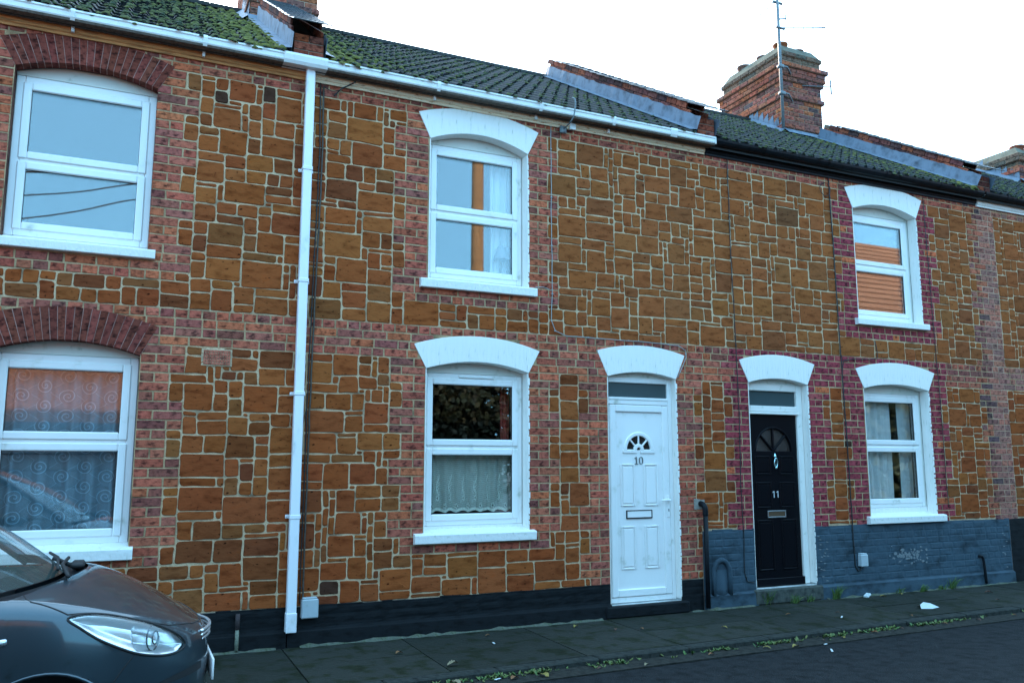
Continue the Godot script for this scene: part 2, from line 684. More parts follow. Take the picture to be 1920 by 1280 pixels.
func wall_key(x: float, y: float, h: int) -> int:
	for o in OPEN:
		if o.h == h and x > o.xl and x < o.xr and y > o.yb and y < o.yc:
			return 0
	if x > 10.66 and x < 11.0:
		return 3
	var c := cls(x, y)
	return c if c else 4

func build_lintel(o: Dictionary):
	if o.h > 0:
		var b := B.new()
		b.prism(arch(o), -0.125, 0.013, 0.003)
		obj("lintel", b, M.white_paint, houses[o.h])
		return
	var holder_ := B.new()
	holder_.col = Color(0.5, 0.27, 0.22)
	holder_.prism(arch(o), -0.10, 0.006)
	var base := obj("brick_arch", holder_, M.mortar, houses[o.h])
	var n := 21
	var low := []
	var high := []
	for i in n + 1:
		var t := float(i) / n * 2 - 1
		low.append(Vector2(lerpf(o.xl, o.xr, (t + 1) / 2), o.yc - (o.yc - o.ys) * t * t))
		high.append(Vector2(lerpf(o.xl - 0.125, o.xr + 0.125, (t + 1) / 2), o.yo - (o.yo - o.ye) * t * t))
	for i in n:
		var b := B.new()
		b.col = vary(Color(0.225, 0.056, 0.040), 0.2)
		var g0 := 0.05
		var p := [low[i].lerp(low[i + 1], g0) + Vector2(0, -0.001), low[i].lerp(low[i + 1], 1 - g0) + Vector2(0, -0.001), high[i].lerp(high[i + 1], 1 - g0), high[i].lerp(high[i + 1], g0)]
		b.prism(p, -0.098, 0.010 + rng.randf_range(-0.001, 0.0015), 0.0025)
		obj("voussoir", b, M.brick, base)

func sill(o: Dictionary, x0: float, x1: float, y0: float, y1: float, house: Node):
	var b := B.new()
	b.sweep_x([Vector2(-0.14, y0), Vector2(-0.14, y1 + 0.035), Vector2(-0.02, y1 + 0.012), Vector2(0.055, y1 - 0.002), Vector2(0.062, y1 - 0.012), Vector2(0.060, y0 + 0.006), Vector2(0.052, y0)], x0, x1)
	obj("window_sill", b, M.sill_paint, house)

# ---------- windows ----------
func ring(b: B, x0: float, x1: float, y0: float, y1: float, w: float, z0: float, z1: float, ch: float):
	b.box(Vector3(x0, y0, z0), Vector3(x0 + w, y1, z1), ch)
	b.box(Vector3(x1 - w, y0, z0), Vector3(x1, y1, z1), ch)
	b.box(Vector3(x0 + w + 0.0005, y0, z0), Vector3(x1 - w - 0.0005, y0 + w, z1), ch)
	b.box(Vector3(x0 + w + 0.0005, y1 - w, z0), Vector3(x1 - w - 0.0005, y1, z1), ch)

func window(o: Dictionary, f0: float, f1: float, y0: float, y1: float, split: float, fw: float, sw: float, house: Node, label := "") -> Node3D:
	# f0..f1, y0..y1: the plastic frame; split: height of the rail between the two lights; fw, sw: face widths of frame and sash
	var win := holder("window", house)
	var zf := -0.125
	var f := B.new()
	ring(f, f0, f1, y0, y1, fw, zf - 0.06, zf, 0.006)
	f.box(Vector3(f0 + fw + 0.001, split - 0.022, zf - 0.058), Vector3(f1 - fw - 0.001, split + 0.022, zf - 0.002), 0.005)
	obj("frame", f, M.plastic, win)
	var gaps := [[y0 + fw - 0.012, split - 0.012], [split + 0.012, y1 - fw + 0.012]]
	for k in 2:
		var s := B.new()
		ring(s, f0 + fw - 0.012, f1 - fw + 0.012, gaps[k][0], gaps[k][1], sw, zf - 0.045, zf + 0.012, 0.009)
		obj("sash", s, M.plastic, win)
		var gx := B.new()
		gx.col = Color(0.01, 0.01, 0.01)
		ring(gx, f0 + fw - 0.012 + sw - 0.001, f1 - fw + 0.012 - sw + 0.001, gaps[k][0] + sw - 0.001, gaps[k][1] - sw + 0.001, 0.004, zf - 0.03, zf - 0.004, 0.0)
		obj("gasket", gx, M.black_rubber, win)
		var p := B.new()
		for d in [-0.006, -0.020, -0.034]:  # third sheet added only to strengthen the reflection
			p.box(Vector3(f0 + fw - 0.012 + sw - 0.004, gaps[k][0] + sw - 0.004, zf + d - 0.004), Vector3(f1 - fw + 0.012 - sw + 0.004, gaps[k][1] - sw + 0.004, zf + d))
		obj("pane", p, M.glass, win)
	# arched head panel above the frame
	var hp := B.new()
	var poly := [Vector2(o.xl + 0.001, y1 + 0.001), Vector2(o.xr - 0.001, y1 + 0.001)]
	for i in 13:
		var t := 1 - i / 6.0
		poly.append(Vector2(lerpf(o.xl, o.xr, (t + 1) / 2) - t * 0.002, o.yc - (o.yc - o.ys) * t * t + 0.012))
	hp.prism(poly, zf - 0.05, zf - 0.008, 0.0)
	hp.box(Vector3(f0 + 0.001, y1 + 0.0015, zf - 0.008), Vector3(f1 - 0.001, y1 + 0.010, zf + 0.002), 0.003)
	obj("head_panel", hp, M.head_paint, win)
	if o.xr - f1 > 0.004:
		var jb := B.new()
		jb.box(Vector3(f1 + 0.0006, y0 - 0.02, zf - 0.05), Vector3(o.xr - 0.0006, o.ys + 0.01, zf - 0.012))
		if f0 - o.xl > 0.004:
			jb.box(Vector3(o.xl + 0.0006, y0 - 0.02, zf - 0.05), Vector3(f0 - 0.0006, o.ys + 0.01, zf - 0.012))
		obj("jamb_lining", jb, M.head_paint, win)
	var ub := B.new()
	ub.box(Vector3(o.xl + 0.0008, o.yb + 0.002, zf - 0.055), Vector3(o.xr - 0.0008, y0 - 0.001, zf - 0.004))
	obj("sub_sill", ub, M.sill_paint, win)
	if label:
		win.set_meta("label", label)
	return win

func windows():
	var h: Array = houses
	sill(OPEN[0], -1.14, 0.125, 3.27, 3.35, h[0])
	window(OPEN[0], -1.018, 0.068, 3.40, 4.775, 4.045, 0.066, 0.066, h[0])
	sill(OPEN[1], -1.13, 0.095, 0.79, 0.885, h[0])
	window(OPEN[1], -1.018, 0.058, 0.915, 2.435, 1.735, 0.066, 0.066, h[0])
	sill(OPEN[2], 2.49, 3.74, 3.245, 3.335, h[1])
	window(OPEN[2], 2.585, 3.648, 3.385, 4.765, 4.065, 0.058, 0.064, h[1])
	sill(OPEN[3], 2.47, 3.72, 0.815, 0.905, h[1])
	var w := window(OPEN[3], 2.576, 3.648, 0.965, 2.435, 1.715, 0.058, 0.064, h[1])
	var v := B.new()
	v.box(Vector3(2.95, 2.395, -0.124), Vector3(3.33, 2.42, -0.104), 0.006)
	obj("trickle_vent", v, M.plastic, w)
	sill(OPEN[6], 8.20, 9.47, 3.275, 3.355, h[2])
	window(OPEN[6], 8.28, 9.37, 3.395, 4.765, 4.085, 0.058, 0.064, h[2])
	sill(OPEN[7], 8.20, 9.53, 0.83, 0.915, h[2])
	window(OPEN[7], 8.29, 9.38, 1.01, 2.435, 1.775, 0.058, 0.064, h[2])
	# the painted right-hand reveals
	for k in [2, 3, 4, 5, 6, 7]:
		var o: Dictionary = OPEN[k]
		var b := B.new()
		b.box(Vector3(o.xr - 0.007, o.yb + 0.02, -0.124), Vector3(o.xr + 0.002, o.ys, 0.0015))
		var bl := B.new()
		bl.box(Vector3(o.xl - 0.002, o.yb + 0.02, -0.124), Vector3(o.xl + 0.007, o.ys, 0.0015))
		obj("painted_reveal", bl, M.white_paint, h[o.h])
		# the ragged edge of the paint over the face of the brickwork
		var y: float = o.yb + 0.04
		while y < o.ys - 0.05:
			var l := rng.randf_range(0.03, 0.075)
			b.box(Vector3(o.xr - 0.004, y, -0.01), Vector3(o.xr + rng.randf_range(0.004, 0.017), y + l, 0.0085))
			y += l + rng.randf_range(0.001, 0.02)
		obj("painted_reveal", b, M.white_paint, h[o.h])

# ---------- doors ----------
func raised_panel(b: B, x0: float, x1: float, y0: float, y1: float, zf: float, d: float):
	# a moulded field: a sunk border with a raised centre
	ring(b, x0, x1, y0, y1, 0.022, zf - 0.004, zf + d, d * 0.8)
	b.box(Vector3(x0 + 0.030, y0 + 0.030, zf - 0.004), Vector3(x1 - 0.030, y1 - 0.030, zf + d * 0.7), d * 0.6)

func fan(cx: float, cy: float, r0: float, r1: float, a0: float, a1: float, n := 6) -> Array:
	var p := []
	for i in n + 1:
		var a := lerpf(a0, a1, float(i) / n)
		p.append(Vector2(cx + cos(a) * r1, cy + sin(a) * r1))
	for i in n + 1:
		var a := lerpf(a1, a0, float(i) / n)
		p.append(Vector2(cx + cos(a) * r0, cy + sin(a) * r0))
	return p

func numerals(called: String, text: String, at: Vector3, size: float, m: Material, font: String, parent: Node):
	var t := TextMesh.new()
	var f := SystemFont.new()
	f.font_names = PackedStringArray([font])
	t.font = f
	t.text = text
	t.font_size = 64
	t.pixel_size = size / 46.0
	t.depth = 0.006
	var o := put(called, t, m, parent)
	o.position = at

func door_white():
	var o: Dictionary = OPEN[4]
	var d := holder("door", houses[1])
	d.set_meta("label", "white plastic front door with sunburst fanlight and number 10")
	var zf := -0.075
	var f := B.new()
	var x0 := 4.592
	var x1 := 5.455
	ring(f, x0, x1, 0.125, 2.475, 0.055, zf - 0.07, zf, 0.006)
	f.box(Vector3(x0 + 0.056, 2.185, zf - 0.068), Vector3(x1 - 0.056, 2.25, zf + 0.002), 0.006)
	f.box(Vector3(x0 + 0.056, 2.232, zf - 0.04), Vector3(x1 - 0.056, 2.262, zf + 0.01), 0.006)
	obj("door_frame", f, M.plastic, d)
	var hp := B.new()
	var poly := [Vector2(o.xl + 0.001, 2.4755), Vector2(o.xr - 0.001, 2.4755)]
	for i in 13:
		var t := 1 - i / 6.0
		poly.append(Vector2(lerpf(o.xl, o.xr, (t + 1) / 2), o.yc - (o.yc - o.ys) * t * t + 0.012))
	hp.prism(poly, zf - 0.05, zf - 0.006)
	obj("head_panel", hp, M.head_paint, d)
	var tp := B.new()
	tp.box(Vector3(x0 + 0.05, 2.245, zf - 0.03), Vector3(x1 - 0.05, 2.425, zf - 0.024))
	obj("transom_pane", tp, M.frosted, d)
	var leaf := B.new()
	var l0 := x0 + 0.06
	var l1 := x1 - 0.06
	ring(leaf, l0, l1, 0.185, 2.18, 0.075, zf - 0.055, zf + 0.010, 0.008)
	var zp := zf - 0.012
	var cx := 5.018
	# the infill board in two halves, with a hole for the sunburst
	leaf.box(Vector3(l0 + 0.074, 0.258, zp - 0.03), Vector3(l1 - 0.074, 1.70, zp))
	var hole_w := 0.158
	leaf.box(Vector3(l0 + 0.074, 1.7002, zp - 0.03), Vector3(cx - hole_w, 2.107, zp))
	leaf.box(Vector3(cx + hole_w, 1.7002, zp - 0.03), Vector3(l1 - 0.074, 2.107, zp))
	var top := [Vector2(cx + hole_w, 2.107), Vector2(cx - hole_w, 2.107)]
	for i in 17:
		var a := PI - PI * i / 16.0
		top.append(Vector2(cx + cos(a) * hole_w, 1.7003 + sin(a) * hole_w))
	leaf.prism(top, zp - 0.03, zp)
	obj("leaf", leaf, M.plastic, d)
	# sunburst light
	var sb := B.new()
	sb.prism(fan(cx, 1.70, 0.150, 0.192, 0, PI, 20), zp - 0.01, zp + 0.014, 0.007)
	sb.prism(fan(cx, 1.70, 0.025, 0.066, 0, PI, 12), zp - 0.01, zp + 0.013, 0.006)
	for k in [-1, 1]:
		sb.box(Vector3(cx + (0.02 if k > 0 else -0.205), 1.662, zp - 0.004), Vector3(cx + (0.205 if k > 0 else -0.02), 1.705, zp + 0.012), 0.007)
	for a in [PI * 0.25, PI * 0.5, PI * 0.75]:
		var c := Vector3(cx + cos(a) * 0.107, 1.70 + sin(a) * 0.107, zp)
		sb.boxt(Transform3D(Basis(Vector3(0, 0, 1), a), c), Vector3(0.046, 0.0085, 0.010), 0.004)
	obj("sunburst_frame", sb, M.plastic, d)
	var gl := B.new()
	gl.prism(fan(cx, 1.70, 0.05, 0.16, 0, PI, 16), zp - 0.022, zp - 0.016)
	obj("fanlight_pane", gl, M.dark_glass, d)
	for q in [[4.778, 4.965, 1.105, 1.555], [5.070, 5.258, 1.105, 1.555], [4.778, 4.965, 0.455, 0.905], [5.070, 5.258, 0.455, 0.905]]:
		var b := B.new()
		raised_panel(b, q[0], q[1], q[2], q[3], zp, 0.012)
		obj("moulded_panel", b, M.plastic, d)
	numerals("house_number", "10", Vector3(5.015, 1.585, zp + 0.004), 0.078, M.number_grey, "Droid Serif", d)
	var lb := B.new()
	ring(lb, 4.845, 5.170, 0.978, 1.067, 0.010, zp - 0.002, zp + 0.014, 0.003)
	obj("letterbox_surround", lb, M.black_gloss, d)
	var lf := B.new()
	lf.box(Vector3(4.856, 0.989, zp), Vector3(5.160, 1.056, zp + 0.011), 0.003)
	obj("letterbox_flap", lf, M.plastic, d)
	var hd := B.new()
	hd.box(Vector3(5.352, 0.985, zf + 0.010), Vector3(5.384, 1.215, zf + 0.020), 0.004)
	hd.tube([Vector3(5.368, 1.165, zf + 0.018), Vector3(5.368, 1.165, zf + 0.058)], 0.009, 8)
	hd.box(Vector3(5.255, 1.154, zf + 0.046), Vector3(5.378, 1.176, zf + 0.062), 0.006)
	obj("handle", hd, M.plastic, d)
	var kh := B.new()
	kh.box(Vector3(5.363, 1.045, zf + 0.019), Vector3(5.373, 1.075, zf + 0.0215), 0.002)
	obj("keyhole", kh, M.black_gloss, d)
	var st := B.new()
	st.box(Vector3(4.50, 0.004, -0.20), Vector3(5.52, 0.119, 0.075), 0.012)
	obj("doorstep", st, M.black_paint, houses[1])

func door_black():
	var o: Dictionary = OPEN[5]
	var d := holder("door", houses[2])
	var th := B.new()
	th.box(Vector3(6.56, 0.176, -0.16), Vector3(7.265, 0.263, -0.078), 0.004)
	obj("threshold", th, M.black_gloss, d)
	d.set_meta("label", "black panelled front door with knocker and number 11")
	var zf := -0.085
	var x0 := 6.472
	var x1 := 7.352
	var f := B.new()
	ring(f, x0, x1, 0.175, 2.485, 0.085, zf - 0.07, zf, 0.008)
	f.box(Vector3(x0 + 0.086, 2.155, zf - 0.068), Vector3(x1 - 0.086, 2.225, zf + 0.004), 0.006)
	f.box(Vector3(x0 + 0.06, 2.125, zf - 0.03), Vector3(x1 - 0.06, 2.152, zf + 0.016), 0.006)
	obj("door_frame", f, M.white_gloss, d)
	var hp := B.new()
	var poly := [Vector2(o.xl + 0.001, 2.4855), Vector2(o.xr - 0.001, 2.4855)]
	for i in 13:
		var t := 1 - i / 6.0
		poly.append(Vector2(lerpf(o.xl, o.xr, (t + 1) / 2), o.yc - (o.yc - o.ys) * t * t + 0.012))
	hp.prism(poly, zf - 0.05, zf - 0.006)
	obj("head_panel", hp, M.head_paint, d)
	var tp := B.new()
	tp.box(Vector3(x0 + 0.08, 2.22, zf - 0.04), Vector3(x1 - 0.08, 2.405, zf - 0.034))
	obj("transom_pane", tp, M.frosted, d)
	var zd := zf - 0.030
	var lf := B.new()
	var l0 := x0 + 0.089
	var l1 := x1 - 0.089
	lf.box(Vector3(l0, 0.21, zd - 0.044), Vector3(l1, 1.70, zd), 0.004)
	var cx := (l0 + l1) / 2
	var hw := 0.27
	lf.box(Vector3(l0, 1.7002, zd - 0.044), Vector3(cx - hw, 2.122, zd))
	lf.box(Vector3(cx + hw, 1.7002, zd - 0.044), Vector3(l1, 2.122, zd))
	var top := [Vector2(cx + hw, 2.122), Vector2(cx - hw, 2.122)]
	for i in 17:
		var a := PI - PI * i / 16.0
		top.append(Vector2(cx + cos(a) * hw, 1.7003 + sin(a) * hw))
	lf.prism(top, zd - 0.044, zd)
	obj("leaf", lf, M.black_gloss, d)
	var fb := B.new()
	fb.prism(fan(cx, 1.70, 0.262, 0.282, 0, PI, 20), zd - 0.03, zd + 0.006, 0.004)
	for a in [PI * 0.25, PI * 0.5, PI * 0.75]:
		fb.boxt(Transform3D(Basis(Vector3(0, 0, 1), a), Vector3(cx + cos(a) * 0.135, 1.70 + sin(a) * 0.135, zd - 0.015)), Vector3(0.13, 0.011, 0.014), 0.004)
	obj("sunburst_frame", fb, M.black_gloss, d)
	var gl := B.new()
	gl.prism(fan(cx, 1.70, 0.0, 0.27, 0.001, PI - 0.001, 16), zd - 0.030, zd - 0.024)
	obj("fanlight_pane", gl, M.brown_glass, d)
	for q in [[1.425, 1.645], [1.045, 1.345], [0.345, 0.915]]:
		for s in [-1, 1]:
			var b := B.new()
			var a0: float = cx + s * 0.175 - 0.118
			raised_panel(b, a0, a0 + 0.236, q[0], q[1], zd, 0.010)
			obj("moulded_panel", b, M.black_gloss, d)
	numerals("house_number", "11", Vector3(cx - 0.005, 1.20, zd + 0.006), 0.076, M.number_pale, "Droid Sans", d)
	var lb := B.new()
	ring(lb, cx - 0.135, cx + 0.135, 0.935, 1.018, 0.014, zd - 0.002, zd + 0.012, 0.004)
	obj("letterbox_surround", lb, M.steel, d)
	var fl := B.new()
	fl.box(Vector3(cx - 0.120, 0.950, zd), Vector3(cx + 0.120, 1.003, zd + 0.006), 0.002)
	obj("letterbox_flap", fl, M.brass_dull, d)
	var kn := B.new(true)
	var k := Vector3(cx, 1.62, zd)
	kn.lathe([Vector2(0.0, 0), Vector2(0.016, 0.004), Vector2(0.020, 0.02), Vector2(0.012, 0.035), Vector2(0.008, 0.05), Vector2(0.0, 0.058)], k + Vector3(0, 0, 0.012), 10)
	var loop := []
	for i in 17:
		var a := TAU * i / 16.0 + PI / 2
		loop.append(k + Vector3(cos(a) * 0.021, -0.058 + sin(a) * 0.056, 0.026))
	kn.tube(loop, 0.008, 6)
	kn.lathe([Vector2(0, 0), Vector2(0.014, 0.006), Vector2(0.016, 0.02), Vector2(0.01, 0.032), Vector2(0, 0.036)], k + Vector3(0, -0.130, 0.024), 10)
	obj("knocker", kn, M.chrome, d)
	var st := B.new()
	st.box(Vector3(6.42, 0.004, -0.20), Vector3(7.42, 0.168, 0.05), 0.015)
	obj("doorstep", st, M.dark_stone, houses[2])

# ---------- plinths, shells, roofs ----------
func wobble_sheet(b: B, x0: float, x1: float, y0: float, y1: float, z: float, amp: float, dx := 0.05, dy := 0.026):
	# a thickly painted rough face: joints of the brickwork under the paint just show
	var nx := maxi(1, roundi((x1 - x0) / dx))
	var ny := maxi(1, roundi((y1 - y0) / dy))
	var pt := func(i: int, j: int) -> Vector3:
		var x := lerpf(x0, x1, float(i) / nx)
		var y := lerpf(y0, y1, float(j) / ny)
		var k := (y - 0.33) / CH
		var ky := absf(k - roundf(k))
		var row := int(floor(k))
		var bx := (x + (0.055 if row % 2 else 0.0) + 0.02 * sin(x * 7.0 + row)) / (0.112 if row % 4 == 0 else 0.225)
		var kx := absf(bx - roundf(bx))
		var joint := 1.0 if ky < 0.09 or kx < 0.075 else 0.0
		var zz := z + wn.get_noise_2d(x * 90, y * 140) * amp * 1.2 - joint * amp * (0.7 + wn.get_noise_2d(x * 40, y * 40 + 90))
		return Vector3(x, y, zz if i > 0 and i < nx and j < ny else z - 0.003)
	for j in ny:
		for i in nx:
			b.quad(pt.call(i, j), pt.call(i + 1, j), pt.call(i + 1, j + 1), pt.call(i, j + 1))
	b.quad(Vector3(x0, y1, z - 0.003), Vector3(x1, y1, z - 0.003), Vector3(x1, y1, -0.002), Vector3(x0, y1, -0.002))
	for e in [[x0, -1], [x1, 1]]:
		b.quado(Vector3(e[0], y0, -0.05), Vector3(e[0], y0, z - 0.003), Vector3(e[0], y1, z - 0.003), Vector3(e[0], y1, -0.05), Vector3(e[1], 0, 0))

func ragged_top(b: B, x0: float, x1: float, y: float, z: float):
	var x := x0
	while x < x1 - 0.01:
		var w := minf(rng.randf_range(0.05, 0.35), x1 - x)
		var d := rng.randf_range(-0.004, 0.014)
		if d > 0:
			b.box(Vector3(x, y - 0.004, -0.002), Vector3(x + w, y + d, z - 0.001), 0.002)
		x += w

func plinths():
	for s in [[0, -3.2, 1.338], [1, 1.342, 4.578]]:
		var b := B.new()
		wobble_sheet(b, s[1], s[2], 0.0, 0.325, 0.012, 0.004)
		ragged_top(b, s[1], s[2], 0.325, 0.012)
		b.sweep_x([Vector2(-0.02, 0.0), Vector2(-0.02, 0.155), Vector2(0.012, 0.150), Vector2(0.045, 0.135), Vector2(0.050, 0.125), Vector2(0.055, 0.0)], s[1] + 0.003, s[2] - 0.003)
		obj("plinth", b, M.black_paint, houses[s[0]])
	var c := B.new()
	wobble_sheet(c, 5.465, 5.745, 0.0, 0.325, 0.012, 0.004)
	obj("plinth", c, M.black_paint, houses[1])
	for s in [[5.76, 6.465], [7.365, 10.775]]:
		var b := B.new()
		wobble_sheet(b, s[0], s[1], 0.0, 0.825, 0.012, 0.0045, 0.016, CH / 6.0)
		var e := B.new()
		e.sweep_x([Vector2(-0.02, 0.0), Vector2(-0.02, 0.165), Vector2(0.012, 0.160), Vector2(0.040, 0.140), Vector2(0.046, 0.0)], s[0] + 0.003, s[1] - 0.003)
		ragged_top(e, s[0], s[1], 0.825, 0.010)
		var p := obj("plinth", b, M.blue_paint, houses[2])
		obj("footing", e, M.blue_paint, p)
		if s[0] > 7.0:   # paint rubbed and flaked off low on the wall
			var w := B.new()
			for i in 70:
				var x := 8.86 + rng.randfn(0, 0.16)
				var y := 0.44 + rng.randfn(0, 0.05)
				var poly := []
				var r := rng.randf_range(0.006, 0.022)
				for k in 7:
					var a := TAU * k / 7.0
					var rr := r * rng.randf_range(0.5, 1.2)
					poly.append(Vector2(x + cos(a) * rr * 1.4, y + sin(a) * rr))
				w.prism(poly, 0.004, 0.0135 + rng.randf_range(0, 0.002))
			for i in 26:
				var x: float = [7.40, 10.6, 7.44][i % 3] + rng.randf_range(-0.03, 0.12)
				var y := rng.randf_range(0.2, 0.75)
				w.prism([Vector2(x, y), Vector2(x + 0.03, y - 0.004), Vector2(x + 0.035, y + 0.006), Vector2(x + 0.008, y + 0.011)], 0.004, 0.0145)
			obj("worn_paint", w, M.worn_paint, p).set_meta("kind", "stuff")
	var d := B.new(true)
	wobble_sheet(d, 10.79, 12.3, 0.0, 0.825, 0.010, 0.004)
	obj("plinth", d, M.black_paint, houses[3])

const ROOF_E := Vector2(0.15, 5.315)   # z, y of the eaves and of the ridge
const ROOF_R := Vector2(-3.70, 7.68)

func shell(h: int):
	# side walls, back wall, floors, inner partition and the roof slabs of one house
	var x0: float = BOUND[h] + 0.003
	var x1: float = BOUND[h + 1] - 0.003
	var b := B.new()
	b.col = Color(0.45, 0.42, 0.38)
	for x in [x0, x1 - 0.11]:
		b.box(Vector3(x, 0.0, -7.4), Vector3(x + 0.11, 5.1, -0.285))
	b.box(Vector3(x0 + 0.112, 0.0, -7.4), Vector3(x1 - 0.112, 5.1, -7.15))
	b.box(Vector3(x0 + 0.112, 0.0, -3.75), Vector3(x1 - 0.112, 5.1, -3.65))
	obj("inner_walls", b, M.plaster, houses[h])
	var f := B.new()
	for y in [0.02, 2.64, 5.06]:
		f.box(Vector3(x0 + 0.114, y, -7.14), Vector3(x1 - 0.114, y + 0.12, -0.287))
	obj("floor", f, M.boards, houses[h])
	var r := B.new()
	var t := (ROOF_R.y - ROOF_E.y) / (ROOF_E.x - ROOF_R.x)
	var e := Vector2(ROOF_E.x - 0.05, ROOF_E.y - 0.05 + 0.05 * t - 0.05)
	var rg := Vector2(ROOF_R.x, ROOF_R.y - 0.085)
	var bk := Vector2(-7.55, e.y)
	r.sweep_x([e, Vector2(e.x, e.y - 0.06), Vector2(rg.x, rg.y - 0.08), Vector2(bk.x, bk.y - 0.06), bk, rg], x0, x1)
	for x in [x0 + 0.02, x1 - 0.10]:
		r.sweep_x([Vector2(-0.02, 5.18), Vector2(-7.4, 5.18), Vector2(rg.x, rg.y - 0.085)], x, x + 0.08)
	return obj("roof", r, M.roof_felt, houses[h])

func roll(u: float) -> float:  # height of a double roman tile across its width: a narrow roll, then a flat pan, twice
	var t := fposmod(u * 2.0, 1.0)
	return 0.036 * pow(maxf(0.0, sin(clampf((t - 0.30) / 0.44, 0, 1) * PI)), 0.7) + 0.003 * absf(t - 0.5)

func tile_mesh(kind: int) -> ArrayMesh:
	# an interlocking concrete tile with two rolls; local x along the eaves, y up the slope, z out
	var b := B.new()
	var w := 0.298
	var n := 20
	var l := 0.36
	var prof := []
	for i in n + 1:
		var u := float(i) / n
		prof.append(Vector2((u - 0.5) * w, roll(u) + (0.002 if i == n else 0.0)))
	for i in n:
		var p: Vector2 = prof[i]
		var q: Vector2 = prof[i + 1]
		b.quad(Vector3(p.x, 0, p.y + 0.028), Vector3(q.x, 0, q.y + 0.028), Vector3(q.x, l, q.y + 0.004), Vector3(p.x, l, p.y + 0.004))
		b.quad(Vector3(p.x, 0.006, p.y - 0.004), Vector3(q.x, 0.006, q.y - 0.004), Vector3(q.x, 0, q.y + 0.028), Vector3(p.x, 0, p.y + 0.028))
	return b.done()

func slope_t(x: float, s: float) -> Transform3D:  # a point s metres up the front slope
	var d := Vector3(0, ROOF_R.y - ROOF_E.y, ROOF_R.x - ROOF_E.x).normalized()
	var nrm := Vector3.RIGHT.cross(d)
	return Transform3D(Basis(Vector3.RIGHT, d, nrm), Vector3(x, ROOF_E.y - 0.045, ROOF_E.x) + d * s)

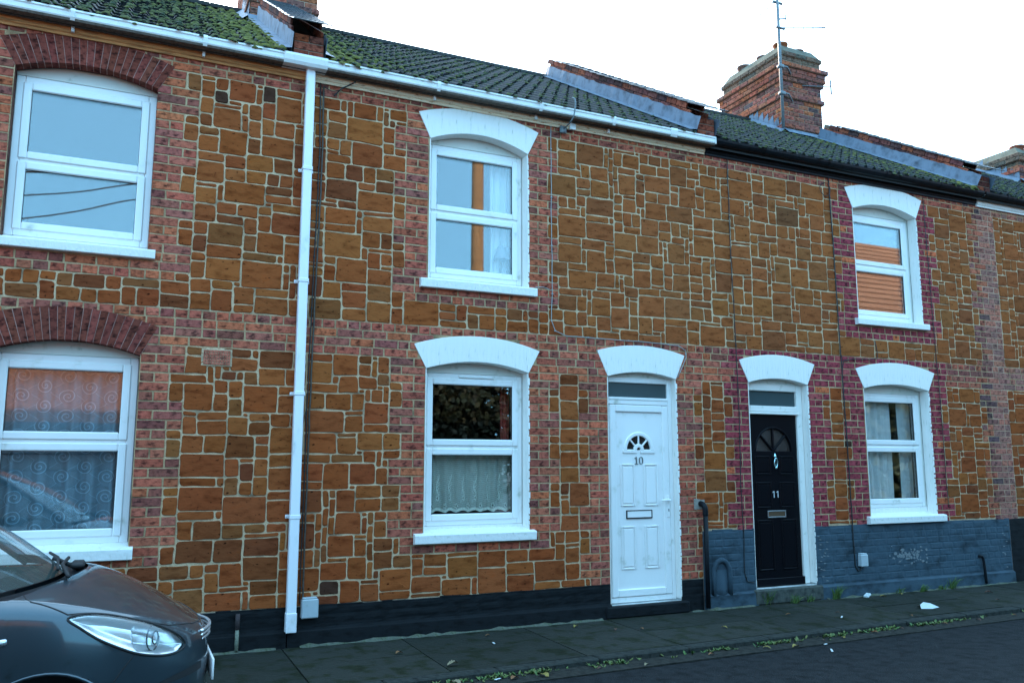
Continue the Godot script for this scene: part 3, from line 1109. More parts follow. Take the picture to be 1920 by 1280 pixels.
func roof_tiles(h: int, roof: Node, x0: float, x1: float, moss_l: float, moss_r: float, moss_all: float):
	var mesh0 := tile_mesh(0)
	var ln := Vector2(ROOF_R.y - ROOF_E.y, ROOF_R.x - ROOF_E.x).length()
	var rows := int(ceil(ln / 0.315))
	var list := []
	var n := int(round((x1 - x0) / 0.30))
	for j in rows:
		for i in n:
			list.append(Vector2(x0 + (i + 0.5) * (x1 - x0) / n, j * 0.315))
	list.sort_custom(func(a, b): return seen_size(a.x, 5.5 + a.y * 0.5, 1.0) * 1.0 / (1.0 + a.y * 0.1) > seen_size(b.x, 5.5 + b.y * 0.5, 1.0) / (1.0 + b.y * 0.1))
	for k in list.size():
		if k >= 300:
			break
		var t := slope_t(list[k].x + rng.randf_range(-0.003, 0.003), list[k].y - 0.02)
		t.basis = t.basis.rotated(t.basis.z, rng.randf_range(-0.006, 0.006)).rotated(t.basis.x, rng.randf_range(-0.006, 0.006))
		t.basis = t.basis.scaled(Vector3((x1 - x0) / n / 0.30, 1, 1))
		var o := put("tile", mesh0, M["tile%d" % rng.randi_range(0, 2)], roof)
		o.transform = t
	# moss: cushions on the laps and in the troughs
	var clump := B.new(true)
	var ns := FastNoiseLite.new()
	ns.frequency = 0.9
	for i in 4:
		var a0 := PI * 0.5 * i / 4.0
		var a1 := PI * 0.5 * (i + 1) / 4.0
		for k in 8:
			var v := []
			for q in [[a0, k], [a0, k + 1], [a1, k + 1], [a1, k]]:
				var az: float = TAU * (q[1] % 8) / 8.0
				var r: float = 1.0 + 0.35 * ns.get_noise_3d(cos(az) * 2, sin(az) * 2, q[0] * 3)
				v.append(Vector3(cos(q[0]) * cos(az) * r, cos(q[0]) * sin(az) * r, sin(q[0]) * r))
			clump.quad(v[0], v[1], v[2], v[3])
	var cm := clump.done()
	var spots := []
	var field := FastNoiseLite.new()
	field.seed = 40 + h
	field.frequency = 0.9
	var tries := 8000
	for k in tries:
		var x := rng.randf_range(x0, x1)
		var row := rng.randi_range(0, rows - 1)
		var s := row * 0.315 + (rng.randf_range(-0.02, 0.05) if rng.randf() < 0.75 else rng.randf_range(0, 0.3))
		var edge := moss_l * exp(-(x - x0) / 0.55) + moss_r * exp(-(x1 - x) / 0.75)
		var dens := moss_all * (0.55 + field.get_noise_2d(x, s) * 1.5 + 0.15 * s / ln) + edge
		if rng.randf() < dens:
			spots.append([x, s, clampf(edge + dens * 0.4, 0, 1)])
	for j in rows:   # a cushion on the nose of nearly every roll
		for i in n * 2:
			var x := x0 + (i + 0.52) * (x1 - x0) / n / 2.0
			if rng.randf() < 0.55 + moss_all * 2.4:
				for q in 4:
					spots.append([x + rng.randf_range(-0.028, 0.028), j * 0.315 + rng.randf_range(-0.045, 0.06), 0.0])
	var mm := MultiMesh.new()
	mm.transform_format = MultiMesh.TRANSFORM_3D
	mm.use_colors = true
	mm.mesh = cm
	mm.instance_count = spots.size()
	for i in spots.size():
		var e: Array = spots[i]
		var t := slope_t(e[0], e[1])
		var u := fposmod((e[0] - x0) / ((x1 - x0) / n), 1.0)
		var hgt := roll(u) + 0.020
		t.origin += t.basis.z * (hgt - 0.004)
		var sc: float = rng.randf_range(0.012, 0.034) * (0.8 + 0.5 * e[2])
		t.basis = t.basis * Basis(Vector3(0, 0, 1), rng.randf() * TAU) * Basis.from_scale(Vector3(sc * 1.25, sc, sc * rng.randf_range(0.35, 0.75)))
		mm.set_instance_transform(i, t)
		var c := Color(0.022, 0.042, 0.020).lerp(Color(0.150, 0.142, 0.020), clampf(rng.randf() * 0.45 + e[2] * 0.75, 0, 1))
		mm.set_instance_color(i, c)
	var mi := MultiMeshInstance3D.new()
	mi.name = "moss"
	mi.multimesh = mm
	mi.material_override = M.moss
	roof.add_child(mi, true)
	mi.set_meta("kind", "stuff")
	# ridge tiles
	var rn := int((x1 - x0) / 0.45)
	for i in rn:
		var b := B.new(true)
		var a := x0 + i * (x1 - x0) / rn
		var prof := []
		for k in 9:
			var th := PI * k / 8.0
			prof.append(Vector2(ROOF_R.x - cos(th) * -0.13, ROOF_R.y - 0.07 + sin(th) * 0.11))
		for k in 8:
			b.quado(Vector3(a, prof[k].y, prof[k].x), Vector3(a + (x1 - x0) / rn - 0.008, prof[k].y, prof[k].x), Vector3(a + (x1 - x0) / rn - 0.008, prof[k + 1].y, prof[k + 1].x), Vector3(a, prof[k + 1].y, prof[k + 1].x), Vector3(0, 0.3, prof[k].x - ROOF_R.x))
		obj("ridge_tile", b, M.tile1, roof)

func gutters():
	var sq := [Vector2(0.052, 5.205), Vector2(0.052, 5.285), Vector2(0.058, 5.285), Vector2(0.060, 5.215), Vector2(0.165, 5.215), Vector2(0.186, 5.286), Vector2(0.196, 5.286), Vector2(0.197, 5.272), Vector2(0.188, 5.262), Vector2(0.186, 5.225), Vector2(0.172, 5.203)]
	for s in [[0, -3.24, 1.10], [1, 1.50, 5.98]]:
		var b := B.new()
		b.sweep_x(sq, s[1], s[2])
		if s[0] == 1:
			b.box(Vector3(5.98, 5.204, 0.052), Vector3(5.986, 5.288, 0.198))
		var gt := obj("gutter", b, M.gutter_white, houses[s[0]])
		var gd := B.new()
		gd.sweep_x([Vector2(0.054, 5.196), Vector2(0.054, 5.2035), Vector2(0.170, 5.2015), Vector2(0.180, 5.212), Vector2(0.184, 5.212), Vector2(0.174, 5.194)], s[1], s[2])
		obj("shaded_dirty_underside", gd, M.gutter_shade_dirt, gt)  # dark strip: the shade and dirt of the underside painted in
		var j := B.new()
		var xs: Array = [-1.9, -0.62, 0.42] if s[0] == 0 else [2.6, 3.73, 4.62]
		for x in xs:
			j.sweep_x([Vector2(0.05, 5.198), Vector2(0.05, 5.29), Vector2(0.198, 5.292), Vector2(0.203, 5.27), Vector2(0.193, 5.222), Vector2(0.178, 5.197)], x - 0.018, x + 0.018)
			j.box(Vector3(x - 0.012, 5.15, 0.045), Vector3(x + 0.012, 5.2, 0.075), 0.003)
		if s[0] == 1:
			j.sweep_x([Vector2(0.05, 5.198), Vector2(0.05, 5.29), Vector2(0.198, 5.292), Vector2(0.203, 5.27), Vector2(0.193, 5.222), Vector2(0.178, 5.197)], 5.36, 5.45)
		obj("gutter_bracket", j, M.gutter_white, gt)
	# the outlet over the downpipe joins both runs
	var u := B.new()
	u.sweep_x([Vector2(0.05, 5.196), Vector2(0.05, 5.29), Vector2(0.2, 5.294), Vector2(0.206, 5.27), Vector2(0.196, 5.222), Vector2(0.180, 5.195)], 1.10, 1.50)
	obj("gutter_outlet", u, M.gutter_white, houses[1])
	var bl := []
	for k in 9:
		var th := PI * k / 8.0
		bl.append(Vector2(0.118 + cos(th) * 0.066, 5.283 - sin(th) * 0.070))
	for k in 9:
		var th := PI - PI * k / 8.0
		bl.append(Vector2(0.118 + cos(th) * 0.060, 5.283 - sin(th) * 0.064))
	for s in [[2, 5.99, 10.6], [3, 10.63, 15.4]]:
		var b := B.new()
		b.sweep_x(bl, s[1], s[2])
		var gt := obj("gutter", b, M.black_plastic, houses[s[0]])
		for x in [6.75, 7.75, 8.75, 9.75, 11.1, 12.1, 13.1]:
			if x > s[1] and x < s[2]:
				var j := B.new()
				var pr := []
				for k in 9:
					var th := PI * k / 8.0
					pr.append(Vector2(0.118 + cos(th) * 0.071, 5.287 - sin(th) * 0.077))
				pr.append(Vector2(0.05, 5.287))
				pr.append(Vector2(0.05, 5.295))
				pr.append(Vector2(0.189, 5.295))
				j.sweep_x(pr, x - 0.015, x + 0.015)
				obj("gutter_bracket", j, M.black_plastic, gt)
	for s in [[0, -3.24, 1.335, M.bare_wood], [1, 1.345, 5.94, M.cream_peel], [2, 5.955, 10.60, M.black_plastic], [3, 10.62, 15.4, M.white_paint]]:
		var b := B.new()
		var lo := 5.115 if s[0] < 3 else 5.10
		b.sweep_x([Vector2(-0.02, lo + 0.05), Vector2(-0.02, 5.31), Vector2(0.045, 5.31), Vector2(0.045, lo + 0.055), Vector2(0.038, lo + 0.04), Vector2(0.028, lo + 0.035), Vector2(0.026, lo + 0.012), Vector2(0.012, lo + 0.012), Vector2(0.010, lo + 0.05)], s[1], s[2])
		obj("fascia", b, s[3], houses[s[0]])
	# downpipe of number 10
	var p := holder("downpipe", houses[1])
	var b := B.new()
	b.box(Vector3(1.322, 0.16, 0.055), Vector3(1.402, 5.20, 0.125), 0.006)
	b.box(Vector3(1.317, 0.135, 0.050), Vector3(1.407, 0.30, 0.130), 0.006)
	obj("pipe", b, M.white_pvc, p)
	for y in [4.24, 3.19, 2.17, 1.10]:
		var c := B.new()
		c.box(Vector3(1.317, y - 0.018, 0.050), Vector3(1.407, y + 0.018, 0.130), 0.004)
		c.box(Vector3(1.295, y - 0.016, 0.012), Vector3(1.430, y + 0.016, 0.022), 0.003)
		c.tube([Vector3(1.303, y, 0.02), Vector3(1.303, y, 0.028)], 0.006, 6)
		c.tube([Vector3(1.422, y, 0.02), Vector3(1.422, y, 0.028)], 0.006, 6)
		obj("pipe_bracket", c, M.white_pvc, p)

func parapet(h: int, x0: float, x1: float, s0: float, s1: float, slate_over: float):
	# a raised party wall: brick upstand, lead flashing, slate coping; s is measured up the slope
	var p := holder("parapet", houses[h])
	var d := Vector3(0, ROOF_R.y - ROOF_E.y, ROOF_R.x - ROOF_E.x).normalized()
	var nrm := Vector3.RIGHT.cross(d)
	var org := Vector3(0, ROOF_E.y, ROOF_E.x)
	var hgt := 0.285
	var core := B.new()
	core.col = Color(0.28, 0.2, 0.15)
	var f0 := org + d * s0
	var f1 := org + d * s1
	var a := Vector3(0, 5.294, 0.13)
	core.sweep_x([Vector2(a.z, a.y), Vector2(-0.02, a.y), Vector2(f1.z, f1.y - 0.3), Vector2(f1.z + nrm.z * hgt, f1.y + nrm.y * hgt - 0.02), Vector2(a.z, f0.y + 0.12)], x0 + 0.006, x1 - 0.006)
	obj("core", core, M.mortar, p)
	# bricks along both sides, laid to the slope, and square ones in the front end
	var ln := s1 - s0
	var n := int(ln / 0.23)
	for side in [x0, x1]:
		if side == x1 and h != 1 and false:
			continue
		for row in 2:
			for i in n:
				var b := B.new()
				b.col = vary(pick(PILLAR), 0.2) * 0.7
				var c := org + d * (s0 + 0.10 + (i + (0.5 if row else 0.0)) * ln / n * 0.99) + nrm * (0.178 + row * 0.072)
				if (c - org).dot(d) > s1 - 0.05 or c.z > -0.06:
					continue
				b.boxt(Transform3D(Basis(Vector3.RIGHT, d, nrm), Vector3(side, c.y, c.z)), Vector3(0.012, ln / n / 2 - 0.006, 0.033), 0.004)
				obj("brick", b, M.brick, p)
	var w := x1 - x0
	for row in 3:
		var y := 5.295 + row * 0.078
		var c := 1 if row % 2 else 2
		for i in c:
			var b := B.new()
			b.col = vary(pick(BRICKS), 0.2) * 0.6
			var xa := x0 + i * w / c
			b.box(Vector3(xa + 0.004, y, 0.10), Vector3(xa + w / c - 0.004, y + 0.068, 0.138), 0.004)
			obj("brick", b, M.brick, p)
	# lead against the left side (and a narrow strip on the right)
	for side in [[x0 - 0.016, -1], [x1 + 0.016, 1]]:
		var lead := B.new()
		var m := 40
		for i in m:
			var pts := []
			for q in [[i, 0], [i + 1, 0], [i + 1, 1], [i, 1]]:
				var s: float = lerpf(s0 - 0.02, s1 + 0.02, float(q[0]) / m)
				var top := 0.185 + wn.get_noise_2d(s * 300, 7 + x0) * 0.02
				var v: Vector3 = org + d * s + nrm * (top if q[1] else -0.05)
				pts.append(Vector3(side[0] + side[1] * (0.007 * fposmod(float(q[0]), 5.0) / 5.0) + wn.get_noise_2d(s * 250, q[1] * 90) * 0.008, v.y, v.z))
			lead.quado(pts[0], pts[1], pts[2], pts[3], Vector3(side[1], 0, 0))
			var o1: Vector3 = pts[0] + nrm * 0.075 + Vector3(side[1] * 0.10, 0, 0)
			var o2: Vector3 = pts[1] + nrm * 0.075 + Vector3(side[1] * 0.10, 0, 0)
			lead.quado(pts[0] + nrm * 0.09, pts[1] + nrm * 0.09, o2, o1, nrm)
		obj("lead_flashing", lead, M.lead, p)
	# slates lapped up the slope
	var k := int(ln / 0.24)
	for i in k:
		var b := B.new()
		b.col = vary(Color(0.05, 0.066, 0.078), 0.25)
		var c := org + d * (s0 - 0.06 + i * 0.24 + 0.16) + nrm * (hgt + 0.012)
		var t := Transform3D(Basis(Vector3.RIGHT, d, nrm).rotated(Vector3.RIGHT, -0.035), Vector3((x0 + x1) / 2 + rng.randf_range(-0.012, 0.012), c.y, c.z))
		b.boxt(t, Vector3(w / 2 + slate_over, 0.19, 0.006), 0.002)
		obj("slate", b, M.slate, p)

func chimney(h: int, x0: float, x1: float, z0: float, z1: float, y0: float, y1: float, corbels: Array, pots: Array, front_shade: float) -> Node3D:
	# x0..x1, z0..z1 the plain shaft; corbels: [first course from the top, courses, projection]
	var c := holder("chimney", houses[h])
	var core := B.new()
	core.col = Color(0.48, 0.36, 0.26)
	core.box(Vector3(x0 + 0.004, y0, z0 + 0.004), Vector3(x1 - 0.004, y1 + 0.02, z1 - 0.004))
	obj("core", core, M.mortar, c)
	var n := int((y1 - y0) / 0.077)
	var made := 0
	var rest := B.new()
	for k in n:
		var y := y1 - (k + 1) * 0.077
		var pr := 0.0
		for q in corbels:
			if k >= q[0] and k < q[0] + q[1]:
				pr = q[2]
		if pr > 0:
			var slab := B.new()
			slab.col = Color(0.42, 0.32, 0.24)
			slab.box(Vector3(x0 - pr + 0.007, y + 0.001, z0 - pr + 0.007), Vector3(x1 + pr - 0.007, y + 0.076, z1 + pr - 0.007))
			obj("core", slab, M.mortar, c)
		for side in 4:
			var a := x0 - pr if side % 2 == 0 else z0 - pr
			var e := x1 + pr if side % 2 == 0 else z1 + pr
			var x := a + (0.0 if k % 2 else 0.11)
			if k % 2 == 0:
				made += chim_brick(c, rest, made, side, a, a + 0.11, y, x0 - pr, x1 + pr, z0 - pr, z1 + pr, k, front_shade)
			while x < e - 0.04:
				var w := minf(0.225, e - x)
				if e - x - w < 0.06:
					w = e - x
				made += chim_brick(c, rest, made, side, x, x + w, y, x0 - pr, x1 + pr, z0 - pr, z1 + pr, k, front_shade)
				x += w
	if rest.tris:
		obj("brickwork", rest, M.brick, c).set_meta("kind", "stuff")
	var cap := B.new()
	cap.col = Color(0.17, 0.165, 0.13)
	var px := (x1 - x0) / 2
	var pz := (z1 - z0) / 2
	var m := Vector3((x0 + x1) / 2, y1, (z0 + z1) / 2)
	for q in [[px, pz, 0.02, px - 0.08, pz - 0.10, 0.17]]:
		var lo := []
		var hi := []
		for s in [[-1, -1], [-1, 1], [1, 1], [1, -1]]:
			lo.append(m + Vector3(s[0] * q[0], q[2], s[1] * q[1]))
			hi.append(m + Vector3(s[0] * q[3], q[5], s[1] * q[4]))
		for i in 4:
			cap.quad(lo[i], lo[(i + 1) % 4], hi[(i + 1) % 4], hi[i])
		cap.quad(hi[0], hi[1], hi[2], hi[3])
	obj("flaunching", cap, M.mortar, c)
	var t := (ROOF_R.y - ROOF_E.y) / (ROOF_E.x - ROOF_R.x)
	var fl := B.new()
	var n2 := 7
	for i in n2:
		var za := z1 + 0.02 - i * 0.125
		var zb := za - 0.125
		var ya := ROOF_E.y + (ROOF_E.x - za) * t + 0.015
		var yb := ROOF_E.y + (ROOF_E.x - zb) * t + 0.015
		var xx := x0 - 0.014
		fl.quad(Vector3(xx, ya - 0.05, za), Vector3(xx, yb + 0.17, za - 0.02), Vector3(xx, yb + 0.10, zb), Vector3(xx, yb - 0.05, zb))
		fl.quad(Vector3(xx - 0.10, yb - 0.03, zb), Vector3(xx - 0.10, ya - 0.03, za), Vector3(xx, ya + 0.05, za), Vector3(xx, yb + 0.05, zb))
	var yf := ROOF_E.y + (ROOF_E.x - z1) * t
	fl.quad(Vector3(x0 - 0.03, yf - 0.05, z1 + 0.14), Vector3(x1 + 0.03, yf - 0.05, z1 + 0.14), Vector3(x1 + 0.03, yf + 0.07, z1 + 0.014), Vector3(x0 - 0.03, yf + 0.07, z1 + 0.014))
	obj("lead_flashing", fl, M.lead, c)
	for q in pots:
		var b := B.new(true)
		b.col = q[4]
		b.lathe([Vector2(q[2] * 1.0, 0), Vector2(q[2] * 0.95, q[3] * 0.75), Vector2(q[2] * 1.12, q[3] * 0.8), Vector2(q[2] * 1.12, q[3] * 0.97), Vector2(q[2] * 1.0, q[3]), Vector2(q[2] * 0.85, q[3] * 0.98), Vector2(q[2] * 0.8, q[3] * 0.3)], Vector3(q[0], y1 + 0.06, q[1]), 16)
		obj("chimney_pot", b, M.brick, c)
	return c

func chim_brick(c: Node, rest: B, made: int, side: int, a: float, e: float, y: float, x0: float, x1: float, z0: float, z1: float, k: int, front_shade: float) -> int:
	var solo := made < 300 and (side == 0 or side == 1)
	var b := B.new() if solo else rest
	var col := vary(pick(BRICKS if rng.randf() < (0.6 if side == 0 else 0.8) else PILLAR), 0.22)
	if k < 3:
		col = col.lerp(Color(0.13, 0.12, 0.09), 0.75)
	elif side == 0:
		col = col.lerp(Color(0.16, 0.085, 0.085), front_shade * rng.randf())  # front face painted darker, as the side with less light
	b.col = Color(col.r * 0.86, col.g, col.b)
	var d := 0.018
	var gp := 0.005
	var pz := rng.randf_range(0.002, 0.007)
	if side == 0:
		b.box(Vector3(a + gp, y + gp, z1 - d), Vector3(e - gp, y + 0.077 - gp, z1 + pz), 0.004)
	elif side == 1:
		b.box(Vector3(x0 - pz, y + gp, a + gp), Vector3(x0 + d, y + 0.077 - gp, e - gp), 0.004)
	elif side == 2:
		b.box(Vector3(a + gp, y + gp, z0 - pz), Vector3(e - gp, y + 0.077 - gp, z0 + d), 0.004)
	else:
		b.box(Vector3(x1 - d, y + gp, a + gp), Vector3(x1 + pz, y + 0.077 - gp, e - gp), 0.004)
	if solo:
		obj("brick", b, M.brick, c)
		return 1
	return 0

# ---------- things on and in the houses ----------
func spline(p: Array, n := 6) -> Array:
	var o := []
	for i in p.size() - 1:
		var a: Vector3 = p[maxi(i - 1, 0)]
		var d: Vector3 = p[mini(i + 2, p.size() - 1)]
		for k in n:
			o.append((p[i] as Vector3).cubic_interpolate(p[i + 1], a, d, float(k) / n))
	o.append(p[-1])
	return o

func wire(called: String, pts: Array, r: float, m: Material, label: String, clips := true):
	var o := thing(called, label, "cable", "cables fixed to the house fronts")
	var b := B.new(true)
	var q := []
	for i in pts.size() - 1:
		var n := maxi(2, int((pts[i + 1] - pts[i]).length() / 0.12))
		for k in n:
			var v: Vector3 = pts[i].lerp(pts[i + 1], float(k) / n)
			q.append(v + Vector3(wn.get_noise_2d(v.y * 70, v.x * 70 + 3) * 0.008, wn.get_noise_2d(v.x * 70, v.y * 70 + 60) * 0.005, 0))
	q.append(pts[-1])
	b.tube(q, r, 6)
	obj("lead", b, m, o)
	if clips:
		var i := 2
		while i < q.size():
			var c := B.new()
			c.box(q[i] + Vector3(-0.010, -0.006, -0.006), q[i] + Vector3(0.010, 0.006, r + 0.003), 0.002)
			obj("clip", c, m, o)
			i += 4

func cables():
	var z := 0.020
	wire("cable", [Vector3(1.475, 5.13, z), Vector3(1.485, 4.4, z), Vector3(1.465, 3.2, z), Vector3(1.45, 2.0, z), Vector3(1.445, 0.36, z)], 0.0055, M.cable_black, "thin dark cable beside the white downpipe, ending at the grey meter box")
	wire("cable", [Vector3(1.505, 5.10, z), Vector3(1.51, 4.3, z), Vector3(1.49, 3.2, z), Vector3(1.475, 2.0, z), Vector3(1.468, 0.25, 0.025)], 0.008, M.conduit, "grey conduit running down the wall just right of the thin cable by the downpipe", false)
	wire("cable", [Vector3(3.93, 5.14, z), Vector3(3.925, 4.2, z), Vector3(3.93, 3.3, z), Vector3(3.915, 3.02, z), Vector3(3.96, 2.91, z), Vector3(4.1, 2.868, z), Vector3(4.6, 2.864, z), Vector3(5.1, 2.862, z), Vector3(5.5, 2.845, z), Vector3(5.595, 2.80, z), Vector3(5.60, 2.72, z), Vector3(5.55, 2.62, z), Vector3(5.475, 2.49, z)], 0.0045, M.cable_grey, "thin grey cable from the eaves along to the white door's arch")
	wire("cable", [Vector3(3.74, 3.352, 0.03), Vector3(3.83, 3.36, z), Vector3(3.925, 3.33, z + 0.004)], 0.0045, M.cable_grey, "short white wire from the upper middle window sill to the grey cable", false)
	wire("cable", [Vector3(6.275, 5.16, z), Vector3(6.28, 3.8, z), Vector3(6.30, 2.9, z), Vector3(6.31, 2.0, z), Vector3(6.295, 1.3, z), Vector3(6.31, 0.7, z), Vector3(6.30, 0.36, z), Vector3(6.33, 0.27, z), Vector3(6.43, 0.25, z)], 0.0055, M.cable_black, "black cable running down the wall left of the black front door")
	wire("cable", [Vector3(7.87, 5.14, z), Vector3(7.89, 4.2, z), Vector3(7.91, 3.0, z), Vector3(7.925, 2.3, z), Vector3(7.94, 1.5, z), Vector3(7.945, 0.65, z), Vector3(7.955, 0.36, z), Vector3(7.985, 0.30, z), Vector3(8.03, 0.30, z), Vector3(8.05, 0.37, z)], 0.0075, M.cable_black, "thick black cable right of the black door looping into a small box")
	wire("cable", [Vector3(8.50, 3.09, z), Vector3(8.53, 2.98, z), Vector3(8.53, 2.87, z), Vector3(8.42, 2.845, z), Vector3(8.1, 2.835, z), Vector3(7.95, 2.80, z), Vector3(7.925, 2.70, z)], 0.005, M.cable_black, "short bent black cable below the upper right window sill", false)
	wire("cable", [Vector3(9.56, 5.10, z), Vector3(9.57, 4.2, z), Vector3(9.585, 3.3, z), Vector3(9.61, 2.4, z), Vector3(9.615, 1.0, z)], 0.0045, M.cable_black, "thin dark cable running down the wall right of the two right-hand windows")
	var lp := B.new(true)
	var ring_ := []
	for i in 21:
		var a := TAU * i / 20.0 + 0.6
		ring_.append(Vector3(7.80 + cos(a) * 0.085, 4.965 + sin(a) * 0.085, 0.026 + 0.004 * sin(a * 2)))
	lp.tube(ring_, 0.004, 6)
	single("cable_coil", lp, M.cable_black, "small coil of spare black cable under the black gutter left of the upper right window", "cable coil")
	var dw := B.new(true)
	dw.tube(spline([Vector3(1.60, 5.02, 0.02), Vector3(1.66, 5.09, 0.05), Vector3(1.72, 5.13, 0.06), Vector3(1.79, 5.17, 0.10)]), 0.007, 6)
	dw.tube(spline([Vector3(1.50, 5.10, 0.02), Vector3(1.58, 5.06, 0.04), Vector3(1.66, 5.08, 0.06)]), 0.004, 6)
	single("wall_hook", dw, M.cable_black, "rusty hook with a scrap of wire under the gutter right of the downpipe", "wire hook")
	var hk := B.new(true)
	hk.tube(spline([Vector3(4.06, 5.11, 0.04), Vector3(4.07, 5.12, 0.15), Vector3(4.09, 5.18, 0.225), Vector3(4.11, 5.30, 0.235), Vector3(4.11, 5.38, 0.225), Vector3(4.10, 5.41, 0.19)]), 0.008, 6)
	hk.box(Vector3(4.02, 5.06, 0.035), Vector3(4.10, 5.14, 0.06), 0.006)
	single("wall_hook", hk, M.galvanised, "grey iron bracket curling over the white gutter right of the upper middle window", "bracket")
	var jb := B.new()
	jb.box(Vector3(4.14, 5.115, 0.03), Vector3(4.21, 5.185, 0.065), 0.004)
	single("junction_box", jb, M.plastic, "small white junction box under the white gutter beside the iron bracket", "junction box")
	for q in [[1.455, 0.235, 1.60, 0.395, "grey meter box on the black plinth at the foot of the white downpipe", M.grey_box], [8.005, 0.345, 8.115, 0.485, "small pale box on the blue painted wall right of the black door", M.grey_box]]:
		var o := thing("meter_box", q[4], "meter box")
		var b := B.new()
		b.box(Vector3(q[0], q[1], 0.01), Vector3(q[2], q[3], 0.075), 0.008)
		obj("cover", b, q[5], o)
		var l := B.new()
		l.box(Vector3(q[0] + 0.008, q[3] + 0.001, 0.01), Vector3(q[2] - 0.012, q[3] + 0.014, 0.065), 0.004)
		obj("hood", l, q[5], o)
	# black waste pipe between the two houses
	var wp := thing("waste_pipe", "black waste pipe with a bent top standing between the white and black doors", "pipe")
	var b := B.new(true)
	b.tube([Vector3(5.752, 0.03, 0.075), Vector3(5.752, 0.5, 0.075), Vector3(5.752, 1.03, 0.075)], 0.026, 12)
	obj("pipe", b, M.black_plastic, wp)
	var e := B.new(true)
	e.tube(spline([Vector3(5.752, 1.00, 0.075), Vector3(5.752, 1.07, 0.072), Vector3(5.748, 1.105, 0.055), Vector3(5.742, 1.12, 0.025), Vector3(5.738, 1.122, -0.01)]), 0.031, 12)
	obj("elbow", e, M.black_plastic, wp)
	var cm := B.new()
	cm.col = Color(0.30, 0.27, 0.23)
	cm.box(Vector3(5.655, 1.06, -0.002), Vector3(5.80, 1.175, 0.009), 0.004)
	obj("mortar_patch", cm, M.mortar, wp)
	# airbrick
	var ab := holder("airbrick", houses[0])
	var s := B.new()
	s.col = Color(0.62, 0.44, 0.28)
	s.box(Vector3(0.535, 2.385, -0.002), Vector3(0.795, 2.54, 0.011), 0.005)
	obj("cement_surround", s, M.mortar, ab)
	var t := B.new()
	t.col = Color(0.52, 0.16, 0.10)
	var x0 := 0.563
	var x1 := 0.770
	var y0 := 2.408
	var y1 := 2.518
	t.box(Vector3(x0, y0, 0.0), Vector3(x1, y1, 0.010))
	for i in 11:
		var x := x0 + (x1 - x0) * i / 10.0
		t.box(Vector3(x - 0.0055, y0, 0.0105), Vector3(x + 0.0055, y1, 0.018))
	for j in 5:
		var y := y0 + (y1 - y0) * j / 4.0
		t.box(Vector3(x0 - 0.005, y - 0.0065, 0.0107), Vector3(x1 + 0.005, y + 0.0065, 0.0185))
	obj("terracotta_grille", t, M.brick, ab)
	var dk := B.new()
	dk.box(Vector3(x0 + 0.002, y0 + 0.002, 0.0101), Vector3(x1 - 0.002, y1 - 0.002, 0.0104))
	obj("hole_shade", dk, M.black_rubber, ab)  # black sheet; the shade inside the holes is painted on
	# boot scraper niche in the blue plinth
	var ns := holder("boot_scraper_niche", houses[2])
	var ar := B.new(true)
	var ring2 := []
	for i in 13:
		var a := PI * i / 12.0
		ring2.append(Vector3(5.985 + cos(a) * 0.112, 0.365 + sin(a) * 0.145, 0.016))
	ring2.push_front(Vector3(6.097, 0.14, 0.016))
	ring2.append(Vector3(5.873, 0.14, 0.016))
	ar.tube(ring2, 0.030, 10)
	obj("arch_moulding", ar, M.blue_paint, ns)
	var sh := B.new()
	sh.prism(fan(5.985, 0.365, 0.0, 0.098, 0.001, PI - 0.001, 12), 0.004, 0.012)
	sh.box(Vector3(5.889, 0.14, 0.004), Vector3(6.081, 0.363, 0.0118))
	obj("recess", sh, M.blue_shade, ns)  # flat plate; the shade of a recess painted as darker blue
	var bd := B.new(true)
	for j in 8:
		for i in 6:
			var q := []
			for c in [[i, j], [i + 1, j], [i + 1, j + 1], [i, j + 1]]:
				var u: float = c[0] / 6.0
				var v: float = c[1] / 8.0
				q.append(Vector3(5.905 + u * 0.16, 0.15 + v * 0.26, 0.012 + 0.034 * sin(u * PI) * sin(clampf(1 - v, 0, 1) * PI * 0.5)))
			bd.quad(q[0], q[1], q[2], q[3])
	obj("filling", bd, M.blue_paint, ns)
	# stub pipe on the black plinth near the car, and iron in the far plinth
	var sp := thing("stub_pipe", "short rusty vent pipe standing against the black plinth beside the car", "pipe")
	var pb := B.new(true)
	pb.tube([Vector3(0.93, 0.02, 0.075), Vector3(0.93, 0.19, 0.075)], 0.016, 10)
	obj("lower_pipe", pb, M.pale_pipe, sp)
	var pt := B.new(true)
	pt.tube([Vector3(0.93, 0.19, 0.075), Vector3(0.93, 0.315, 0.075)], 0.019, 10)
	obj("collar", pt, M.rust, sp)
	var si := B.new(true)
	si.tube(spline([Vector3(10.12, 0.36, 0.0), Vector3(10.13, 0.37, 0.03), Vector3(10.16, 0.33, 0.045), Vector3(10.17, 0.03, 0.06)]), 0.017, 8)
	single("stub_pipe", si, M.black_plastic, "short dark pipe out of the blue painted wall near its far end", "pipe")

